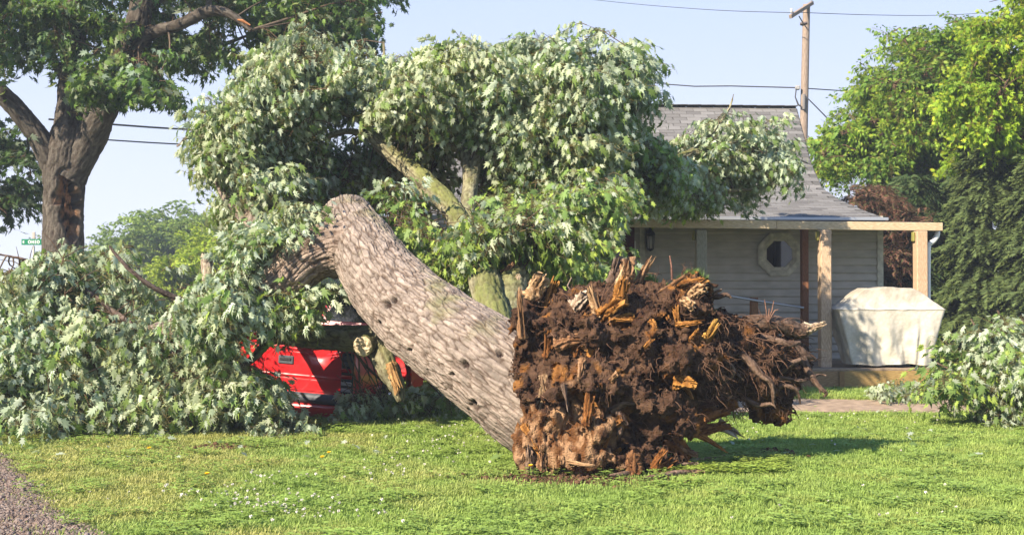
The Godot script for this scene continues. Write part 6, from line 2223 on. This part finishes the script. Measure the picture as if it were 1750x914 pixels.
# ------------------------------------------------------------------ covered grill
func grill() -> void:
	var base := at(1514, 622, 19.95)
	base.y = 0.322
	var g := thing("covered_grill", "barbecue grill under a grimy pale grey cloth cover on the porch", "grill", base, deg_to_rad(3.0))
	# half width, half depth at heights above the deck
	var prof := [[0.045, 0.645, 0.27, .05], [0.10, 0.655, 0.275, .05], [0.35, 0.705, 0.285, .045], [0.62, 0.782, 0.30, .04], [0.87, 0.848, 0.31, .035], [0.925, 0.862, 0.312, .03], [0.955, 0.825, 0.305, .03], [1.00, 0.762, 0.295, .03], [1.12, 0.605, 0.262, .03], [1.24, 0.447, 0.228, .03], [1.276, 0.40, 0.214, .03], [1.284, 0.375, 0.19, .03], [1.286, 0.1, 0.05, .02]]
	var cloth := func(u: float, v: float) -> Array:
		var f := v * (prof.size() - 1)
		var k := mini(int(f), prof.size() - 2)
		var a: Array = prof[k]
		var b: Array = prof[k + 1]
		var w := f - k
		var y := lerpf(a[0], b[0], w)
		var hw := lerpf(a[1], b[1], w)
		var hd := lerpf(a[2], b[2], w)
		var r := minf(lerpf(a[3], b[3], w), hd * 0.9)
		# walk round a rounded rectangle
		var L := [2 * (hw - r), PI * r / 2, 2 * (hd - r), PI * r / 2]
		var per: float = 2.0 * (L[0] + L[1] + L[2] + L[3])
		var s := u * per
		var p := Vector3.ZERO
		var n := Vector3.ZERO
		var segs := [[Vector3(-hw + r, 0, hd), Vector3(1, 0, 0), L[0], 0], [Vector3(hw - r, 0, hd - r), PI / 2, L[1], 1], [Vector3(hw, 0, hd - r), Vector3(0, 0, -1), L[2], 0], [Vector3(hw - r, 0, -hd + r), 0.0, L[1], 1], [Vector3(hw - r, 0, -hd), Vector3(-1, 0, 0), L[0], 0], [Vector3(-hw + r, 0, -hd + r), -PI / 2, L[1], 1], [Vector3(-hw, 0, -hd + r), Vector3(0, 0, 1), L[2], 0], [Vector3(-hw + r, 0, hd - r), PI, L[1], 1]]
		for q in segs:
			if s <= q[2] + 1e-6:
				if q[3] == 0:
					p = q[0] + q[1] * s
					n = Vector3(-q[1].z, 0, q[1].x)
					n = Vector3(0, 0, 1) if q[1].x > 0.5 else (Vector3(0, 0, -1) if q[1].x < -0.5 else (Vector3(1, 0, 0) if q[1].z < -0.5 else Vector3(-1, 0, 0)))
				else:
					var an: float = q[1] - s / r
					n = Vector3(cos(an), 0, sin(an))
					p = q[0] + n * r
				break
			s -= q[2]
		var low := smoothstep(0.95, 0.2, y)
		var fold := 0.045 * low * sin(p.x * 11.0 + 2.0 * sin(p.x * 3.1 + y * 1.5) + y * 1.2) + 0.06 * low * nz.get_noise_3d(p.x * 2.6, y * 0.8, p.z * 2.6) + 0.012 * nz.get_noise_3d(p.x * 5.0, y * 5.0, p.z * 5.0 + 9.0)
		fold += 0.03 * exp(-pow((p.x - 0.36 - 0.05 * y) / 0.035, 2.0)) * low - 0.035 * exp(-pow((p.x - 0.43 - 0.05 * y) / 0.04, 2.0)) * low
		fold -= 0.02 * exp(-pow((p.x + 0.42 + 0.1 * y) / 0.05, 2.0)) * low
		var seam := exp(-pow((y - 0.925) / 0.012, 2.0))
		fold += 0.010 * seam
		p += n * fold
		p.y = y + 0.012 * sin(p.x * 7.0) * smoothstep(0.3, 0.0, y) + 0.01 * nz.get_noise_2d(p.x * 3.0, 4.0) - 0.02 * smoothstep(1.2, 1.29, y) * (1.0 - cos(p.x * 9.0)) * 0.5
		# grime on the top and shoulders, mould spots
		var gr := clampf(smoothstep(0.90, 1.25, y) * 0.75 + nz.get_noise_3d(p.x * 4.0, y * 4.0, p.z * 4.0) * 0.55 + 0.06, 0.0, 1.0)
		var col := Color(0.55, 0.525, 0.455).lerp(Color(0.25, 0.21, 0.16), clampf(gr, 0.0, 1.0) * 0.72)
		if seam > 0.5:
			col = col * 0.85
		return [p, col]
	var mb := MB.new()
	mb.grid(96, 220, cloth, true)
	put("cover", mb.mesh(), M.cover_cloth, g)
	mb = MB.new()
	mb.box(Vector3(0, 0.12, 0), Vector3(1.2, 0.04, 0.42), Color.WHITE, 0.01)
	for sx in [-0.5, 0.5]:
		for sz in [-0.17, 0.17]:
			mb.box(Vector3(sx, 0.45, sz), Vector3(0.04, 0.7, 0.04), Color.WHITE, 0.005)
	mb.box(Vector3(0, 0.85, 0), Vector3(1.5, 0.06, 0.45), Color.WHITE, 0.02)
	put("cart", mb.mesh(), M.black_metal, g)
	for q in [[-0.32, 0.2], [0.42, 0.2], [-0.4, -0.2], [0.5, -0.2]]:
		mb = MB.new()
		var w := Vector3(q[0], 0.042, q[1])
		mb.tube(PackedVector3Array([w - Vector3(0.016, 0, 0), w + Vector3(0.016, 0, 0)]), PackedFloat32Array([0.042, 0.042]), 16)
		mb.box(w + Vector3(0, 0.045, 0), Vector3(0.045, 0.05, 0.03), Color.WHITE, 0.008)
		put("caster", mb.mesh(), M.dark_plastic if q[0] != -0.32 else M.galvanised, g)

# ------------------------------------------------------------------ pole, wires, street sign
func street_things() -> void:
	var d := 40.0
	var foot := at(1366, 491, d)
	foot.y = 0
	var top := at(1381, 6, d)
	var t := thing("utility_pole", "weathered wooden utility pole with a short crossarm behind the house", "pole", foot)
	var mb := MB.new()
	var P := []
	var rad := []
	for k in 13:
		P.append(foot.lerp(top, k / 12.0) - foot)
		rad.append(lerpf(0.155, 0.115, k / 12.0))
	var cr := curve(P, rad, 0.3)
	mb.tube(cr[0], cr[1], 20)
	put("pole_shaft", mb.mesh(), M.pole_wood, t)
	mb = MB.new()
	mb.beam(at(1353, 27, d - 1.1) - foot, at(1391, 3, d + 0.1) - foot, 0.10, 0.12, Color.WHITE, 0.01)
	put("crossarm", mb.mesh(), M.pole_wood, t)
	for q in [[1355, 20], [1389, -1]]:
		mb = MB.new()
		var b := at(q[0], q[1], d - (1.1 if q[0] < 1370 else 0.0)) - foot
		mb.tube(PackedVector3Array([b, b + Vector3(0, .05, 0), b + Vector3(0, .08, 0), b + Vector3(0, .13, 0)]), PackedFloat32Array([.03, .05, .03, .045]), 10, Color(.5, .48, .46))
		put("insulator", mb.mesh(), M.painted, t)
	mb = MB.new()
	mb.beam(at(1368, 26, d - 0.6) - foot, at(1375, 38, d - 0.15) - foot, 0.03, 0.03, Color(.2, .18, .16), 0.004)
	mb.tube(PackedVector3Array([at(1377, 37, d) - foot, at(1377, 41, d) - foot]), PackedFloat32Array([.14, .14]), 16, Color(.12, .1, .1))
	mb.box(at(1365, 149, d - 0.15) - foot, Vector3(0.14, 0.14, 0.14), Color(.3, .3, .3), 0.02)
	mb.tube(PackedVector3Array([at(1363, 149, d - .2) - foot, at(1361, 165, d - .2) - foot, at(1366, 178, d - .2) - foot, at(1373, 183, d - .2) - foot]), PackedFloat32Array([.02, .02, .03, .02]), 6, Color(.06, .06, .06))
	mb.tube(PackedVector3Array([at(1376, 160, d - .2) - foot, at(1376, 186, d - .2) - foot]), PackedFloat32Array([.05, .05]), 8, Color(.16, .15, .15))
	put("hardware", mb.mesh(), M.painted, t)
	for q in [
		[[1365, 149, 40], [1250, 146, 42], [1140, 143, 44], [900, 110, 50], 0.022, "twisted service cable running left from the pole over the roof ridge"],
		[[1378, 150, 40], [1460, 155, 42], [1560, 158, 46], [1800, 150, 55], 0.018, "thin wire running right from the pole into the maple"],
		[[1377, 162, 40], [1395, 180, 37], [1420, 206, 34], [1450, 240, 31], 0.020, "drop wire slanting down from the pole to the trees"],
		[[1355, 20, 39], [1200, 14, 44], [1000, -4, 52], [700, -40, 70], 0.011, "hair thin upper wire left of the crossarm"],
		[[1355, 19, 39], [1500, 24, 44], [1620, 24, 50], [1760, 16, 60], 0.011, "hair thin upper wire right of the crossarm"],
		[[80, 203, 44], [190, 212, 45], [330, 221, 47], [520, 226, 51], 0.038, "upper thick dark wire crossing the gap right of the standing tree"],
		[[80, 230, 44], [175, 238, 45], [330, 247, 47], [520, 252, 51], 0.028, "lower thin dark wire crossing the gap right of the standing tree"],
		[[400, 105, 50], [470, 106, 50], [560, 108, 51], [700, 111, 53], 0.018, "faint wire between the standing tree and the silver crown"]]:
		var Q := []
		for k in 4:
			Q.append(at(q[k][0], q[k][1], q[k][2]))
		var c := curve(Q, [q[4], q[4], q[4], q[4]], 1.0)
		mb = MB.new()
		mb.tube(c[0], c[1], 6)
		tag(put("overhead_wire", mb.mesh(), M.wire), q[5], "wire", "overhead wires")
	# street sign
	var sd := 40.0
	var sf := at(56, 491, sd)
	sf.y = 0
	t = thing("street_sign", "green street name sign lettered E OHIO beside the standing tree", "sign", sf)
	var blade := Node3D.new()
	blade.name = "sign_blade"
	blade.position = at(53, 413.5, sd) - sf
	blade.rotation.y = deg_to_rad(4)
	mb = MB.new()
	mb.box(Vector3.ZERO, Vector3(0.66, 0.19, 0.012), Color.WHITE, 0.003)
	t.add_child(blade, true)
	put("panel", mb.mesh(), M.sign_green, blade)
	var f := SystemFont.new()
	f.font_names = PackedStringArray(["Droid Sans"])
	f.font_weight = 700
	for q in [["E", 0.085, -0.265], ["OHIO", 0.105, 0.06]]:
		var tm := TextMesh.new()
		tm.text = q[0]
		tm.font = f
		tm.font_size = 64
		tm.pixel_size = q[1] / 46.0
		tm.depth = 0.004
		var o := put("lettering", tm, M.sign_white, blade)
		o.position = Vector3(q[2], 0.0, 0.009)
	mb = MB.new()
	mb.tube(PackedVector3Array([Vector3.ZERO, Vector3(0, 1.6, 0), at(56, 420, sd) - sf]), PackedFloat32Array([.035, .035, .035]), 10, Color(.42, .42, .40))
	mb.box(at(56, 402, sd) - sf, Vector3(0.10, 0.22, 0.05), Color(.40, .36, .33), 0.01)
	put("post", mb.mesh(), M.painted, t)

# ------------------------------------------------------------------ branches lying loose on the lawn
func loose_branches() -> void:
	var meshes := [shoots.silver, shoots.sage, shoots.green]
	var cool := func(p): return Color(1, 1, 1)
	var pick := func(p): return 0 if R(0, 1) < 0.8 else (1 if R(0, 1) < 0.4 else 2)
	var t := thing("fallen_branch", "leafy silver maple branch standing on the lawn at the right edge", "branch", Vector3.ZERO)
	var limb := PackedVector3Array()
	var mb := MB.new()
	for q in [[[1800, 690, 14.3], [1740, 640, 14.4], [1690, 590, 14.5], [1660, 545, 14.6]], [[1790, 700, 14.2], [1700, 680, 14.3], [1640, 640, 14.5], [1600, 620, 14.6]], [[1760, 660, 14.4], [1735, 600, 14.4], [1715, 550, 14.5], [1705, 530, 14.5]], [[1790, 640, 14.4], [1770, 580, 14.5], [1745, 545, 14.5]]]:
		var P := []
		for g in q:
			P.append(at(g[0], g[1], g[2]))
		var rr := [0.035, 0.028, 0.02, 0.01]
		rr.resize(P.size())
		limb.append_array(bark_tube(mb, P, rr, 12, 0.04, 0.006, 0.04, Color(.2, .15, .11), 0.0)[0])
	put("stem", mb.mesh(), M.bark, t)
	var s := new_store(3)
	fill(s, [1670, 650, 1672, 610, 1675, 570, 1690, 550, 1720, 535, 1760, 560, 1830, 560, 1840, 725, 1740, 722, 1690, 700, 1690, 700], 34, func(_q): return 14.0, 0.8, Vector2(0.15, 0.25), 12, Vector2(0.8, 1.1), pick, cool)
	fill(s, [1625, 640, 1660, 620, 1670, 660, 1640, 680], 5, func(_q): return 14.2, 0.4, Vector2(0.15, 0.22), 12, Vector2(0.9, 1.2), func(_p): return 2, cool)
	commit(s, meshes, M.leaf, t)
	twigs(s, limb, 0.014, t, 20)
	rebase(t, on_ground(1740, 727))
	for q in [[1525, 684, 40, 7, "strip of wilted silver leaves lying across the footpath edge"], [1572, 686, 28, 6, "small heap of wilted silver leaves beside the right branch"], [443, 745, 14, 3, "wilted pale leaf cluster on the grass in front of the truck bumper"], [470, 749, 10, 3, "second, smaller pale leaf cluster nearer the grass middle"]]:
		t = thing("leaf_heap", q[4], "leaves", Vector3.ZERO, 0.0, "wilted leaves on the ground")
		s = new_store(1)
		for k in 5 if q[2] < 20 else 12:
			var p := on_ground(q[0] + R(-1, 1) * q[2], q[1] + R(-1, 1) * q[3])
			p.y = R(0.05, 0.10)
			clump(s, p, 0.10, 2 if q[2] < 20 else 4, Vector2(0.5, 0.8), func(_p): return 0, cool)
		for k in s.xf[0].size():
			s.xf[0][k].origin.y = clampf(s.xf[0][k].origin.y, 0.07, 0.2)
		commit(s, [shoots.silver], M.leaf, t)
		rebase(t, on_ground(q[0], q[1]))
	# single leaves shaken off over the lawn
	var one := MB.new()
	leaf(one, Vector3.ZERO, Vector3(1, 0.15, 0), Vector3(0, 1, 0.2), 0.10, Color.WHITE, 0.4)
	var lx := []
	var lc := PackedColorArray()
	for k in 130:
		var p := on_ground(R(-20, 1000), 722.0 + 75.0 * pow(R(0, 1), 2.2)) if k < 95 else on_ground(R(1200, 1700), R(700, 790))
		p.y = R(0.035, 0.06)
		lx.append(Transform3D(Basis.from_euler(Vector3(R(-0.5, 0.5), R(0, TAU), R(-0.5, 0.5))).scaled(Vector3.ONE * R(0.6, 1.1)), p))
		lc.append(tint(Color(0.48, 0.54, 0.42) if R(0, 1) < 0.6 else Color(0.2, 0.3, 0.09), 0.8, 1.1))
	tag(scatter("stray_leaves", one.mesh(), M.leaf, lx, lc), "single maple leaves lying on the grass before the fallen crown", "leaves", "", "stuff")
